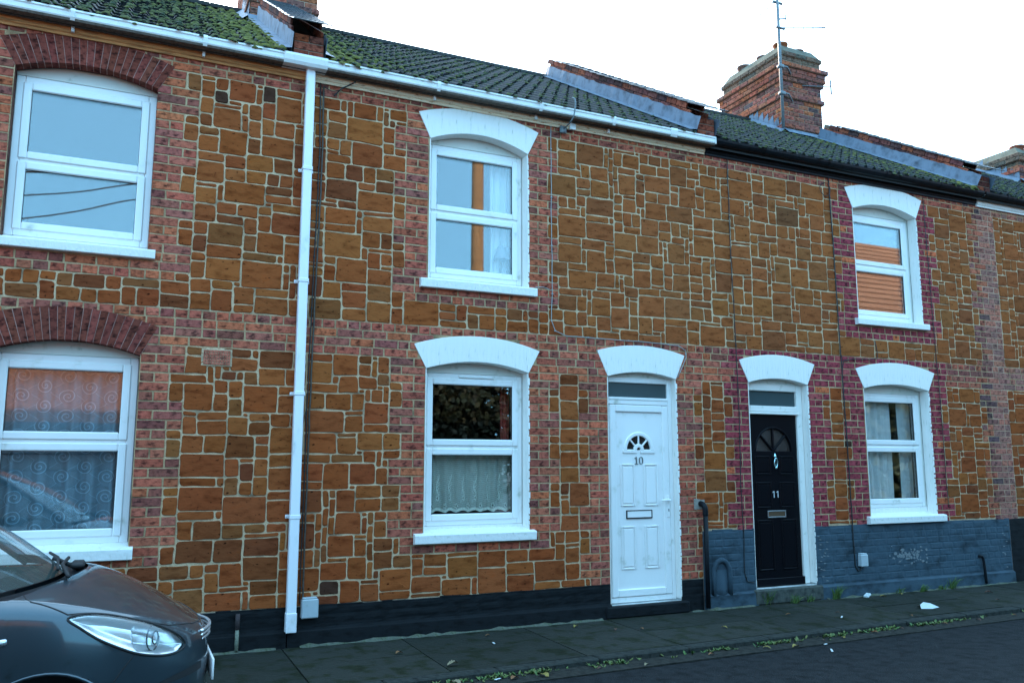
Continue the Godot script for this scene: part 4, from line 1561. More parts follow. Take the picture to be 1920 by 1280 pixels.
func aerials():
	var o := thing("television_aerial", "tall grey television aerial mast strapped to the brick chimney stack", "aerial")
	var x := 9.69
	var z := -2.64
	var m := B.new(true)
	m.tube([Vector3(x, 7.12, z), Vector3(x - 0.02, 9.9, z + 0.02)], 0.026, 8)
	obj("mast", m, M.galvanised, o)
	for y in [7.72, 8.20]:
		var c := B.new(true)
		c.tube([Vector3(x - 0.06, y, z + 0.03), Vector3(x + 0.12, y, z + 0.03), Vector3(x + 0.34, y - 0.03, -2.76)], 0.016, 6)
		c.box(Vector3(x - 0.05, y - 0.03, z - 0.04), Vector3(x + 0.05, y + 0.03, z + 0.045), 0.006)
		obj("bracket", c, M.galvanised, o)
	var a := B.new(true)
	a.tube([Vector3(x - 0.08, 8.885, z + 0.03), Vector3(x + 0.10, 8.885, z + 0.03)], 0.022, 6)
	a.tube([Vector3(x + 0.02, 8.90, z + 0.02), Vector3(x + 0.82, 8.97, z + 0.25)], 0.008, 6)
	a.tube([Vector3(x + 0.02, 8.87, z + 0.02), Vector3(x + 0.82, 8.955, z + 0.25)], 0.006, 6)
	for k in 4:
		var p := Vector3(x + 0.25 + k * 0.17, 8.92 + k * 0.016, z + 0.09 + k * 0.05)
		a.tube([p + Vector3(0, -0.06, 0), p + Vector3(0, 0.06, 0)], 0.004, 5)
	obj("lower_array", a, M.galvanised, o)
	var d := B.new(true)
	d.tube([Vector3(x - 0.10, 9.36, z), Vector3(x + 0.10, 9.36, z)], 0.024, 6)
	d.tube([Vector3(x - 0.07, 9.34, z), Vector3(x - 0.75, 8.72, z + 0.15)], 0.005, 5)
	for k in 14:
		var p := Vector3(x - 0.07, 9.34, z).lerp(Vector3(x - 0.75, 8.72, z + 0.15), (k + 0.5) / 14.0)
		d.tube([p + Vector3(0.03, -0.03, -0.10), p + Vector3(-0.03, 0.03, 0.10)], 0.003, 4)
	obj("upper_array", d, M.galvanised, o)
	var e := B.new(true)
	e.tube([Vector3(x, 9.06, z), Vector3(x + 0.13, 9.07, z + 0.05)], 0.014, 6)
	e.tube([Vector3(x + 0.10, 9.0, z + 0.05), Vector3(x + 0.13, 9.16, z + 0.05)], 0.010, 6)
	obj("dipole_box", e, M.galvanised, o)
	var s := thing("television_aerial", "small aerial on an arm at the right side of the brick chimney stack", "aerial")
	var b := B.new(true)
	b.tube([Vector3(10.28, 8.03, -2.77), Vector3(10.75, 8.10, -2.76), Vector3(10.92, 8.13, -2.74)], 0.010, 6)
	obj("arm", b, M.galvanised, s)
	var c := B.new(true)
	c.tube([Vector3(10.92, 7.98, -2.74), Vector3(10.92, 8.24, -2.74)], 0.016, 6)
	c.tube([Vector3(10.92, 8.20, -2.74), Vector3(11.45, 8.32, -2.5)], 0.004, 4)
	for k in 6:
		var p := Vector3(10.92, 8.20, -2.74).lerp(Vector3(11.45, 8.32, -2.5), (k + 0.5) / 6.0)
		c.tube([p + Vector3(0.02, 0, -0.09), p + Vector3(-0.02, 0, 0.09)], 0.003, 4)
	obj("array", c, M.galvanised, s)

func swirl_texture() -> ImageTexture:
	var n := 256
	var im := Image.create(n, n, false, Image.FORMAT_RGB8)
	var cs := [Vector2(64, 64), Vector2(192, 128), Vector2(64, 192), Vector2(192, 256), Vector2(192, 0), Vector2(64, -64), Vector2(64, 320)]
	for y in n:
		for x in n:
			var v := 0.52 + 0.06 * float((x / 2 + y / 3) % 3 == 0)
			var wv := 128 + 34 * sin(TAU * y / 128.0)
			if absf(x - wv) < 4.0 or absf(fposmod(x + 128.0, 256.0) - wv) < 4.0:
				v = 0.62
			for c in cs:
				var d: Vector2 = Vector2(x, y) - c
				var r: float = d.length()
				if r < 50:
					var f := fposmod(r / 24.0 - d.angle() / TAU * (1.0 if c.x < 100 else -1.0), 1.0)
					v = 0.69 if absf(f - 0.5) < 0.13 else 0.52
			im.set_pixel(x, y, Color(v * 0.78, v, v * 1.08))
	return ImageTexture.create_from_image(im)

func lace_texture() -> ImageTexture:
	var w := 128
	var h := 256
	var im := Image.create(w, h, false, Image.FORMAT_RGB8)
	for y in h:
		for x in w:
			var v := 0.66 + (0.07 if y % 8 < 3 else 0.0)   # woven bands
			var t := float(y) / h
			if t > 0.42:
				for f in [[64, 120, 7], [52, 140, 8], [76, 146, 8], [62, 164, 10], [48, 178, 7], [80, 184, 8], [64, 204, 12], [0, 230, 12], [128, 230, 12], [40, 216, 6], [90, 216, 6]]:
					var d := Vector2(x - f[0], y - f[1])
					var r: float = d.length()
					var pet: float = f[2] * (0.75 + 0.35 * cos(d.angle() * 5))
					if r < pet:
						v = 0.92
					if r < pet * 0.45:
						v = 0.20
				if absf(x - 64 - 14 * sin(y * 0.07)) < 2.5 and y < 215:
					v = 0.92
			if t > 0.95:
				v = 0.92
			im.set_pixel(x, y, Color(v * 0.96, v, v * 0.93))
	return ImageTexture.create_from_image(im)

func curtain(called: String, x0: float, x1: float, y0: float, y1: float, z: float, folds: float, depth: float, m: Material, reps: Vector2, scallop: float, label: String, group := ""):
	var b := B.new(true)
	var nx := 90
	var ny := 6
	for i in nx:
		for j in ny:
			var p := []
			var uv := []
			for q in [[i, j], [i + 1, j], [i + 1, j + 1], [i, j + 1]]:
				var u: float = float(q[0]) / nx
				var v: float = float(q[1]) / ny
				var ph := u * folds * TAU + 1.3 * sin(u * 9.0) + 0.8 * wn.get_noise_2d(u * 200, 5)
				var zz := z + depth * (sin(ph) + 0.35 * sin(ph * 2.3 + 1)) * (0.75 + 0.25 * (1 - v))
				var yb := y0 + scallop * absf(sin(u * reps.x * PI)) - scallop
				p.append(Vector3(lerpf(x0, x1, u) + 0.004 * sin(v * 5 + u * 30), lerpf(yb, y1, v), zz))
				uv.append(Vector2(u * reps.x, (1 - v) * reps.y))
			b.quv(p, uv)
	var o := put(numbered(called), b.done(), m, self)
	tag(o, label, "curtain", group)

func curtains():
	curtain("net_curtain", -1.05, 0.08, 0.92, 2.44, -0.27, 6.0, 0.045, M.swirl, Vector2(3.4, 4.6), 0.0, "grey net curtain with a swirl pattern in the lower left window")
	curtain("lace_curtain", 2.60, 3.64, 1.10, 1.70, -0.25, 8.0, 0.020, M.lace, Vector2(8.0, 1.0), 0.022, "half height white lace curtain in the lower middle window")
	curtain("side_curtain", 3.50, 3.60, 0.9, 2.42, -0.34, 2.5, 0.020, M.red_cloth, Vector2(1, 1), 0.0, "dark red curtain edge at the right inside the lower middle window")
	curtain("side_curtain", 3.60, 3.70, 0.9, 2.42, -0.30, 2.5, 0.015, M.cream_cloth, Vector2(1, 1), 0.0, "pale curtain edge beside the red one in the lower middle window")
	curtain("net_curtain", 3.36, 3.66, 3.35, 4.75, -0.30, 4.0, 0.02, M.sheer, Vector2(1, 1), 0.0, "pale net curtain gathered at the right of the upper middle window")
	curtain("net_curtain", 8.20, 8.98, 0.95, 2.44, -0.25, 5.0, 0.025, M.sheer, Vector2(1, 1), 0.0, "plain white net curtain drawn across the lower right window")
	curtain("net_curtain", 9.13, 9.36, 0.95, 2.44, -0.27, 2.0, 0.012, M.sheer, Vector2(1, 1), 0.0, "narrow strip of white net at the right edge of the lower right window")
	var l := thing("table_lamp", "small lamp with a grey shade on the sill in the upper middle window", "lamp")
	for k in 2:
		var at := Vector3(3.46 + k * 0.09, 3.42, -0.24 - k * 0.03)
		var st := B.new(true)
		st.lathe([Vector2(0.03, 0), Vector2(0.03, 0.015), Vector2(0.010, 0.03), Vector2(0.012, 0.26)], at, 10)
		obj("stem", st, M.brass_dull, l)
		var sd := B.new(true)
		sd.lathe([Vector2(0.085, 0.25), Vector2(0.03, 0.40)], at, 12)
		obj("lamp_shade", sd, M.grey_cloth, l)

# ---------- street ----------
func kerb_z(x: float) -> float:
	return 1.555 - 0.027 * x

func street():
	var r := B.new()
	r.box(Vector3(-70, -0.5, -60), Vector3(110, -0.072, 90))
	struct("ground", r, M.earth)
	var a := B.new(true)
	var nx := 120
	for i in nx:
		for j in 10:
			var p := []
			for q in [[i, j], [i + 1, j], [i + 1, j + 1], [i, j + 1]]:
				var x: float = -30 + 70.0 * q[0] / nx
				var zz: float = lerpf(kerb_z(x) + 0.01, 6.9, q[1] / 10.0)
				var t: float = q[1] / 10.0
				p.append(Vector3(x, -0.062 + 0.07 * sin(t * PI), zz))
			a.quad(p[3], p[2], p[1], p[0])
	struct("road", a, M.asphalt)
	var c := B.new()
	var n := 26
	for i in n:
		var x0 := -8.0 + i * 1.0
		var x1 := x0 + 1.0
		var q := [Vector3(x0, 0, kerb_z(x0) + 0.005), Vector3(x1, 0, kerb_z(x1) + 0.005), Vector3(x1, 0, kerb_z(x1) + 0.27), Vector3(x0, 0, kerb_z(x0) + 0.27)]
		for k in 4:
			q[k].y = -0.046 + rng.randf_range(-0.002, 0.003) + (0.006 if k > 1 else -0.002)
		c.quad(q[3], q[2], q[1], q[0])
		c.quad(q[3] - Vector3(0, 0.04, 0), q[2] - Vector3(0, 0.04, 0), q[2], q[3])
	struct("gutter_channel", c, M.channel)
	var pv := struct("pavement", B_slab_bed(), M.pavement_bed)
	var edges := [-8.0, -6.4, -5.0, -3.4, -1.9, -0.3, 1.3, 2.35, 3.55, 4.5, 5.85, 6.7, 7.52, 8.9, 10.2, 11.5, 13.0, 14.6, 16.2, 18.0]
	for i in edges.size() - 1:
		var mid: Array = [0.0, 1.0] if i % 3 else [0.0, 0.52, 1.0]
		for k in mid.size() - 1:
			var s := B.new()
			var xa: float = edges[i] + 0.006
			var xb: float = edges[i + 1] - 0.006
			var p := []
			for q in [[xa, mid[k] + 0.003], [xb, mid[k] + 0.003], [xb, mid[k + 1] - 0.003], [xa, mid[k + 1] - 0.003]]:
				var z0 := 0.0
				var z1 := kerb_z(q[0]) - 0.125
				p.append(Vector3(q[0], rng.randf_range(-0.004, 0.003) + 0.002 * q[0] * 0.4 - 0.01 * q[1], lerpf(z0, z1, q[1])))
			s.quad(p[3], p[2], p[1], p[0])
			for e in 4:
				s.quado(p[e], p[(e + 1) % 4], p[(e + 1) % 4] - Vector3(0, 0.05, 0), p[e] - Vector3(0, 0.05, 0), (p[e] + p[(e + 1) % 4]) / 2 - (p[0] + p[2]) / 2)
			obj("paving_slab", s, M.pavement if (i * 3 + k) % 5 < 3 else M.pavement_pale, pv)
	var x := -6.3
	while x < 18:
		var k := B.new()
		var ln := 0.90
		var ang := -atan(-0.027)
		var t := Transform3D(Basis(Vector3.UP, ang), Vector3(x + ln / 2, -0.062 + rng.randf_range(-0.002, 0.002), kerb_z(x + ln / 2) - 0.0625))
		k.boxt(t, Vector3(ln / 2 - 0.004, 0.055 + 0.0012 * x * 0.4, 0.0625), 0.010)
		obj("kerb_stone", k, M.kerb, pv)
		x += ln
	# old mortar fillet along the foot of the walls
	for s in [[0.0, 1.25, 0.062], [1.45, 4.45, 0.062], [5.55, 6.40, 0.052], [7.45, 10.75, 0.052]]:
		var f := B.new(true)
		var m := int((s[1] - s[0]) / 0.08)
		var w0 := []
		for i in m + 1:
			var xx: float = lerpf(s[0], s[1], float(i) / m)
			var v := maxf(0.0, 0.5 + wn.get_noise_2d(xx * 130, 33) * 1.3)
			w0.append([Vector3(xx, 0.006 + 0.022 * v, s[2] - 0.004), Vector3(xx, 0.002, s[2] + 0.012 + 0.035 * v)])
		for i in m:
			f.quad(w0[i][1], w0[i + 1][1], w0[i + 1][0], w0[i][0])
		var o := obj("mortar_fillet", f, M.fillet, pv)
	# opposite pavement
	var op := B.new()
	op.box(Vector3(-40, -0.3, 6.9), Vector3(60, 0.03, 8.59), 0.01)
	struct("far_pavement", op, M.pavement)

func B_slab_bed() -> B:
	var b := B.new()
	for i in 26:
		var x0 := -8.0 + i
		var x1 := x0 + 1.0
		b.quad(Vector3(x0, -0.022, kerb_z(x0) - 0.06), Vector3(x1, -0.022, kerb_z(x1) - 0.06), Vector3(x1, -0.022, -0.1), Vector3(x0, -0.022, -0.1))
		b.quad(Vector3(x0, -0.12, kerb_z(x0) - 0.06), Vector3(x1, -0.12, kerb_z(x1) - 0.06), Vector3(x1, -0.022, kerb_z(x1) - 0.06), Vector3(x0, -0.022, kerb_z(x0) - 0.06))
	return b

func grass_tuft(at: Vector3, n: int, h: float, label: String):
	var b := B.new()
	for i in n:
		var a := rng.randf() * TAU
		var r := rng.randf() * 0.05
		var p := Vector3(cos(a) * r * 1.6, 0, sin(a) * r * 0.5)
		var l := h * rng.randf_range(0.5, 1.0)
		var lean := Vector3(rng.randf_range(-0.6, 0.6), 1.0, rng.randf_range(-0.1, 0.7)).normalized() * l
		var w := Vector3(cos(a + 1.5), 0, sin(a + 1.5)) * 0.0032
		var mid := p + lean * 0.55 + Vector3(0, 0.02 * h, 0)
		var tip := p + lean * 0.95 + Vector3(lean.x * 0.4, -0.12 * l, lean.z * 0.4)
		var gcol := Color(0.045, 0.115, 0.018).lerp(Color(0.13, 0.19, 0.045), rng.randf())
		b.col = gcol
		b.quad(p - w, p + w, mid + w * 0.8, mid - w * 0.8)
		b.tri(mid - w * 0.8, mid + w * 0.8, tip)
	var o := single("grass_tuft", b, M.leaf, label, "grass tuft", "weeds along the foot of the wall")
	o.position = at

func leaf_mesh(seedv: int) -> ArrayMesh:
	var b := B.new()
	var r2 := RandomNumberGenerator.new()
	r2.seed = seedv
	var n := 9
	var spine := []
	var wl := []
	for i in n + 1:
		var t := float(i) / n
		spine.append(Vector3(t - 0.5, 0.12 * sin(t * PI) + 0.1 * r2.randf() * t, 0.05 * sin(t * 4)))
		wl.append(0.27 * pow(sin(clampf(t * 0.97 + 0.02, 0, 1) * PI), 0.7) * (1.0 if i % 2 else 0.86))
	for i in n:
		for s in [-1, 1]:
			var a: Vector3 = spine[i]
			var c: Vector3 = spine[i + 1]
			var a2 := a + Vector3(0, 0.09 * (1 + 0.8 * r2.randf()) * wl[i] / 0.27, s * wl[i])
			var c2 := c + Vector3(0, 0.09 * (1 + 0.8 * r2.randf()) * wl[i + 1] / 0.27, s * wl[i + 1])
			b.quado(a, c, c2, a2, Vector3.UP)
	return b.done()

func litter():
	var lm := [leaf_mesh(1), leaf_mesh(2), leaf_mesh(3)]
	var spots := [[2.15, 0.66, 0.075, 1], [2.42, 1.20, 0.10, 3], [2.30, 1.58, 0.11, 3], [4.03, 0.27, 0.07, 0], [2.99, 1.66, 0.11, 0], [2.75, 1.64, 0.09, 1], [3.5, 1.62, 0.05, 2], [4.6, 1.60, 0.06, 1], [5.2, 1.60, 0.07, 0], [5.47, 1.66, 0.08, 0], [5.9, 1.56, 0.05, 2], [6.15, 1.55, 0.06, 0], [6.6, 1.50, 0.07, 1], [7.0, 1.46, 0.05, 2], [4.3, 0.55, 0.06, 2], [4.55, 0.62, 0.05, 1], [5.3, 0.9, 0.06, 0], [6.35, 0.62, 0.06, 1], [6.9, 0.75, 0.05, 2], [8.2, 0.18, 0.08, 0], [8.55, 0.13, 0.06, 0], [9.6, 0.5, 0.1, 2], [7.6, 1.47, 0.06, 1], [8.1, 1.47, 0.06, 2], [8.7, 1.44, 0.05, 1], [3.1, 0.3, 0.05, 1], [1.95, 1.70, 0.07, 1], [3.9, 1.67, 0.06, 3], [2.1, 1.66, 0.06, 0], [7.45, 1.20, 0.05, 1], [9.2, 0.9, 0.05, 2]]
	spots.sort_custom(func(a, b): return a[0] < b[0])
	var said := func(s: Array) -> String:
		var place := "in the gutter" if s[1] > kerb_z(s[0]) else "on the pavement"
		var land := "below the white downpipe" if s[0] < 2.3 else "in front of the lower middle window" if s[0] < 3.8 else "in front of the white door" if s[0] < 5.6 else "in front of the black door" if s[0] < 7.5 else "by the lower right window"
		return "%s dead leaf %s %s" % [["yellow", "brown", "dark brown", "pale curled"][s[3]], place, land]
	var count := {}
	for s in spots:
		count[said.call(s)] = count.get(said.call(s), 0) + 1
	var met := {}
	for i in spots.size():
		var s: Array = spots[i]
		var o := put(numbered("fallen_leaf"), lm[i % 3], M["leaf%d" % s[3]], self)
		var y := 0.006 if s[1] < kerb_z(s[0]) else -0.040
		o.transform = Transform3D(Basis(Vector3.UP, rng.randf() * TAU) * Basis.from_scale(Vector3(s[2], s[2], s[2])), Vector3(s[0], y, s[1]))
		var t: String = said.call(s)
		var k: int = met.get(t, 0)
		met[t] = k + 1
		if count[t] > 1:
			t = ["leftmost ", "second from left ", "third from left "][mini(k, 2)] + t
		tag(o, t, "leaf", "fallen leaves on the pavement and in the gutter")
	var p := B.new()
	var pts := [Vector3(-0.17, 0.0, 0.02), Vector3(-0.02, 0.0, 0.08), Vector3(0.17, 0.0, 0.03), Vector3(0.10, 0.05, -0.05), Vector3(-0.03, 0.075, -0.06), Vector3(-0.12, 0.045, -0.04)]
	p.quad(pts[0], pts[1], pts[4], pts[5])
	p.quad(pts[1], pts[2], pts[3], pts[4])
	p.quad(pts[3] + Vector3(0.03, -0.045, -0.06), pts[5] + Vector3(-0.02, -0.04, -0.06), pts[5], pts[4])
	p.tri(pts[3] + Vector3(0.03, -0.045, -0.06), pts[4], pts[3])
	var o := single("paper_wrapper", p, M.paper, "crumpled white paper lying near the kerb at the right", "paper")
	o.position = Vector3(8.05, 0.004, 0.92)
	o.scale = Vector3(0.78, 0.72, 0.78)
	var p2 := B.new()
	p2.boxt(Transform3D(Basis(Vector3(0.2, 1, 0.3).normalized(), 0.5), Vector3(8.03, 0.022, 0.10)), Vector3(0.06, 0.014, 0.03), 0.008)
	single("paper_cup", p2, M.paper, "small crushed white scrap by the foot of the blue wall", "litter")
	for q in [[5.62, 1.93, 0.05, 0.9, "longest white scrap of litter, out on the road"], [5.76, 1.72, 0.02, 0.2, "tiny white scrap at the road edge opposite the waste pipe"], [2.62, 1.62, 0.03, 0.4, "white scrap among the weeds in the gutter near the lower middle window"], [3.02, 0.62, 0.03, 1.4, "small white scrap on the pavement below the lower middle window"], [6.75, 0.95, 0.05, 0.7, "pale stick of litter on the pavement before the black door"]]:
		var b := B.new()
		b.boxt(Transform3D(Basis(Vector3.UP, q[3]), Vector3(q[0], -0.03 if q[1] > kerb_z(q[0]) else 0.008, q[1])), Vector3(q[2], 0.002, 0.008), 0.001)
		var w := single("litter_scrap", b, M.paper, q[4], "litter", "scraps of litter on the ground")
	for q in [[6.60, 0.03, 60, 0.24, "tall grass tuft at the left of the black door's step"], [6.93, 0.09, 40, 0.16, "grass tuft in front of the middle of the black door's step"], [7.17, 0.09, 30, 0.13, "low grass tuft at the right end of the black door's step"], [7.58, 0.06, 60, 0.24, "grass tuft against the blue wall just right of the black door's frame"], [8.58, 0.07, 22, 0.12, "small grass tuft under the lower right window's left edge"], [8.98, 0.08, 50, 0.13, "bushy low weed at the foot of the blue wall under the lower right window"], [9.30, 0.08, 36, 0.11, "weed at the foot of the blue wall right of the bushy low one"], [9.52, 0.06, 50, 0.22, "tall weed at the foot of the blue wall right of the lower right window"]]:
		grass_tuft(Vector3(q[0], 0.004, q[1]), q[2], q[3], q[4])
	# weeds and debris along the kerb
	var gm := B.new()
	for i in 900:
		var x := rng.randf_range(1.6, 10.5)
		if wn.get_noise_2d(x * 35, 71) < (-0.02 if x < 5 else 0.02) and rng.randf() < 0.9:
			continue
		var at := Vector3(x, -0.046, kerb_z(x) + 0.015 + absf(rng.randfn(0, 0.045)))
		gm.col = Color(0.035, 0.10, 0.016).lerp(Color(0.12, 0.13, 0.035), rng.randf())
		for k in 4:
			var a := rng.randf() * TAU
			var l := rng.randf_range(0.012, 0.040)
			var d := Vector3(cos(a) * l, rng.randf_range(0.2, 1.0) * l, sin(a) * l)
			var w := Vector3(-sin(a), 0, cos(a)) * l * 0.28
			gm.quad(at - w * 0.2, at + d * 0.6 - w, at + d, at + d * 0.6 + w)
	var gw := obj("kerb_weeds", gm, M.leaf, self)
	gw.set_meta("kind", "stuff")
	tag(gw, "low green weeds and crumbs growing along the kerb", "weeds")

# ---------- the parked car ----------
const CAR_Z := 2.35
const NU := 60
const NS := 70
var lamp_uv := PackedVector2Array([Vector2(0.117, 40), Vector2(0.165, 44.0), Vector2(0.233, 45.8), Vector2(0.32, 45.6), Vector2(0.417, 44.3), Vector2(0.51, 41), Vector2(0.588, 36.2), Vector2(0.54, 32.6), Vector2(0.45, 30.4), Vector2(0.35, 30.0), Vector2(0.27, 31.2), Vector2(0.20, 33.2), Vector2(0.15, 36.4)])

func car_p(u: float, s: float) -> Vector3:  # a point of the front skin: u from the wing to the nose, s from the sill over the shoulder to the middle of the bonnet
	var th := u * PI / 2
	var r := pow(sin(th), 2.0 / 2.6)
	var x := -0.45 + 0.94 * r
	var z := 0.8 * cos(th)
	var ysh := 0.94 - 0.255 * pow(r, 1.5)
	var xs := -0.15 + 0.51 * r
	var hb := 1.005 - 0.27 * pow(r, 1.4)
	var k := [[0.93, 0.2], [0.985, 0.3], [1.0, 0.5], [0.997, ysh - 0.17], [0.968, ysh - 0.055], [0.90, ysh]]
	var pts := []
	for q in k:
		pts.append(Vector3(x - (1 - q[0]) * 0.45 * sin(th), q[1], z * q[0]))
	if s >= 50.0:
		var v := (s - 50.0) / 20.0
		var e := 1 - (1 - v) * (1 - v)
		return Vector3(pts[5].x + (xs - pts[5].x) * e, ysh + (hb - ysh) * e, pts[5].z * (1 - v))
	var i := mini(4, int(s / 10.0))
	var t := s / 10.0 - i
	var a: Vector3 = pts[maxi(i - 1, 0)]
	var b: Vector3 = pts[i]
	var c: Vector3 = pts[i + 1]
	var d: Vector3 = pts[mini(i + 2, 5)]
	return 0.5 * (2 * b + (c - a) * t + (2 * a - 5 * b + 4 * c - d) * t * t + (3 * b - a - 3 * c + d) * t * t * t)

func car_n(u: float, s: float) -> Vector3:
	var a := car_p(clampf(u + 0.01, 0, 1), s) - car_p(clampf(u - 0.01, 0, 1), s)
	var b := car_p(u, clampf(s + 0.6, 0, 70)) - car_p(u, clampf(s - 0.6, 0, 70))
	return b.cross(a).normalized() * -1.0

func seam_s(u: float) -> float:  # the shut line of the bonnet
	var k := [[0.0, 52.0], [0.117, 42.2], [0.165, 44.6], [0.233, 46.4], [0.32, 46.2], [0.417, 45.2], [0.5, 45.0], [0.56, 46.5], [0.667, 49.6], [0.8, 50.8], [1.0, 51.2]]
	for i in k.size() - 1:
		if u <= k[i + 1][0]:
			return lerpf(k[i][1], k[i + 1][1], (u - k[i][0]) / (k[i + 1][0] - k[i][0]))
	return 51.0

func car():
	var o := thing("parked_car", "dark grey small car parked nose right at the kerb", "car", "", Vector3(0, -0.06 * 0.0, CAR_Z))
	var wheel_c := Vector2(-0.27, 0.285)
	for side in [1, -1]:
		var fl := Vector3(1, 1, side)
		var wing := B.new(true)
		var bump := B.new(true)
		var bon := B.new(true)
		for i in NU * 2:
			var u0 := i / (NU * 2.0)
			var u1 := (i + 1) / (NU * 2.0)
			for j in NS * 2:
				var s0 := j / 2.0
				var s1 := (j + 1) / 2.0
				var um := (u0 + u1) / 2
				var sm := (s0 + s1) / 2
				var m := car_p(um, sm)
				if Vector2(m.x, m.y).distance_to(wheel_c) < 0.335 and s1 <= 40:
					continue
				if Geometry2D.is_point_in_polygon(Vector2(um, sm), lamp_uv):
					continue
				var p := [car_p(u0, s0) * fl, car_p(u1, s0) * fl, car_p(u1, s1) * fl, car_p(u0, s1) * fl]
				var b: B
				if sm > seam_s(um):
					b = bon
				elif um > 0.333 - (30.0 - minf(sm, 30.0)) * 0.0095 and sm < 33:
					b = bump
				elif um > 0.5:
					b = bump
				else:
					b = wing
				if side > 0:
					b.quad(p[0], p[1], p[2], p[3])
				else:
					b.quad(p[3], p[2], p[1], p[0])
		# body side behind the front wheel
		for i in 40:
			for j in 25:
				var p := []
				for q in [[i, j], [i + 1, j], [i + 1, j + 1], [i, j + 1]]:
					var s: float = q[1] * 2.0
					var x: float = -0.45 - 2.75 * (1 - q[0] / 40.0)
					var base := car_p(0, s)
					var f := 1.0 - 0.25 * pow(clampf((-2.5 - x) / 0.7, 0, 1), 2)
					p.append(Vector3(x, base.y + 0.02 * clampf((-0.45 - x) / 1.0, 0, 1) * (s / 50.0), base.z * f) * fl)
				var m: Vector3 = (p[0] + p[2]) / 2
				if Vector2(m.x, m.y).distance_to(wheel_c) < 0.335 or Vector2(m.x, m.y).distance_to(Vector2(-2.62, 0.285)) < 0.335:
					continue
				if side > 0:
					wing.quad(p[0], p[1], p[2], p[3])
				else:
					wing.quad(p[3], p[2], p[1], p[0])
		obj("body_side", wing, M.car_paint, o)
		obj("bumper", bump, M.car_paint, o)
		obj("bonnet", bon, M.car_paint, o)
		# shut lines
		var sl := B.new(true)
		var line := []
		for i in 61:
			var u := i / 60.0
			line.append((car_p(u, seam_s(u)) + car_n(u, seam_s(u)) * -0.001) * fl)
		sl.tube(line, 0.0042, 6)
		line = []
		for i in 16:
			var s := 30.0 - i
			line.append(car_p(0.333 - i * 0.0095, s) * fl)
		sl.tube(line, 0.003, 6)
		obj("shut_line", sl, M.black_rubber, o)
		# headlamp
		var hl := holder("headlight", o)
		var gk := []
		for i in lamp_uv.size() * 4 + 1:
			var k := i / 4
			var n := lamp_uv.size()
			var v: Vector2 = lamp_uv[k % n].cubic_interpolate(lamp_uv[(k + 1) % n], lamp_uv[(k + n - 1) % n], lamp_uv[(k + 2) % n], (i % 4) / 4.0)
			gk.append(car_p(v.x, v.y) * fl)
		var gb := B.new(true)
		gb.tube(gk, 0.0065, 6)
		obj("seal", gb, M.black_rubber, hl)
		var lens := B.new(true)
		var refl := B.new(true)
		for i in range(10, 100):
			for j in range(84, 150):
				var u := (i + 0.5) / 150.0
				var s := (j + 0.5) / 3.0
				if not Geometry2D.is_point_in_polygon(Vector2(u, s), lamp_uv):
					continue
				for layer in 2:
					var p := []
					for q in [[i, j], [i + 1, j], [i + 1, j + 1], [i, j + 1]]:
						var uu: float = q[0] / 150.0
						var ss: float = q[1] / 3.0
						var edge := 1.0
						for e in lamp_uv.size():
							var c := Geometry2D.get_closest_point_to_segment(Vector2(uu, ss / 90.0), lamp_uv[e] / Vector2(1, 90), lamp_uv[(e + 1) % lamp_uv.size()] / Vector2(1, 90))
							edge = minf(edge, c.distance_to(Vector2(uu, ss / 90.0)) / 0.05)
						var deep := -0.010 - 0.035 * smoothstep(0.0, 1.0, edge) - (0.03 * smoothstep(0.0, 1, edge) if uu > 0.34 else 0.0)
						p.append((car_p(uu, ss) + car_n(uu, ss) * (0.002 if layer == 0 else deep)) * fl)
					var b: B = lens if layer == 0 else refl
					if side > 0:
						b.quad(p[0], p[1], p[2], p[3])
					else:
						b.quad(p[3], p[2], p[1], p[0])
		obj("reflector", refl, M.chrome_soft, hl)
		obj("lens", lens, M.lamp_glass, hl)
		var bw := B.new(true)
		var c0 := (car_p(0.43, 37.5) + car_n(0.43, 37.5) * -0.035) * fl
		var ax := Vector3(1, 0.05, 0.55 * side).normalized()
		var xx := ax.cross(Vector3.UP).normalized()
		var yy := xx.cross(ax)
		for rr in [0.062, 0.030]:
			var ring_ := []
			for i in 21:
				var a := TAU * i / 20.0
				ring_.append(c0 + (xx * cos(a) + yy * sin(a)) * rr + ax * (0.012 if rr < 0.05 else 0.0))
			bw.tube(ring_, 0.004, 6)
		obj("bowl_rim", bw, M.dark_chrome, hl)
		# wheel
		var wh := holder("wheel", o)
		for cx in [wheel_c.x]:
			var ty := B.new(true)
			var rm := B.new(true)
			for q in [[ty, [Vector2(0.20, -0.08), Vector2(0.275, -0.085), Vector2(0.29, -0.06), Vector2(0.29, 0.06), Vector2(0.275, 0.085), Vector2(0.20, 0.08)]], [rm, [Vector2(0.205, 0.07), Vector2(0.17, 0.05), Vector2(0.06, 0.06), Vector2(0.0, 0.065)]]]:
				var pr: Array = q[1]
				for i in pr.size() - 1:
					for k in 32:
						var a := TAU * k / 32.0
						var b2 := TAU * (k + 1) / 32.0
						var f := func(v: Vector2, an: float) -> Vector3: return Vector3(cx + cos(an) * v.x, 0.235 + sin(an) * v.x, side * (0.69 + v.y))
						q[0].quado(f.call(pr[i], a), f.call(pr[i], b2), f.call(pr[i + 1], b2), f.call(pr[i + 1], a), f.call(pr[i], a) - Vector3(cx, 0.235, side * 0.6))
			obj("tyre", ty, M.rubber, wh)
			obj("rim", rm, M.steel, wh)
		var lip := []
		for i in 25:
			var a := PI * i / 24.0
			lip.append(Vector3(wheel_c.x + cos(a) * 0.335, wheel_c.y + sin(a) * 0.335, side * 0.797))
		var lb := B.new(true)
		lb.tube(lip, 0.008, 6)
		obj("wheel_arch", lb, M.car_paint, o)
		var well := B.new()
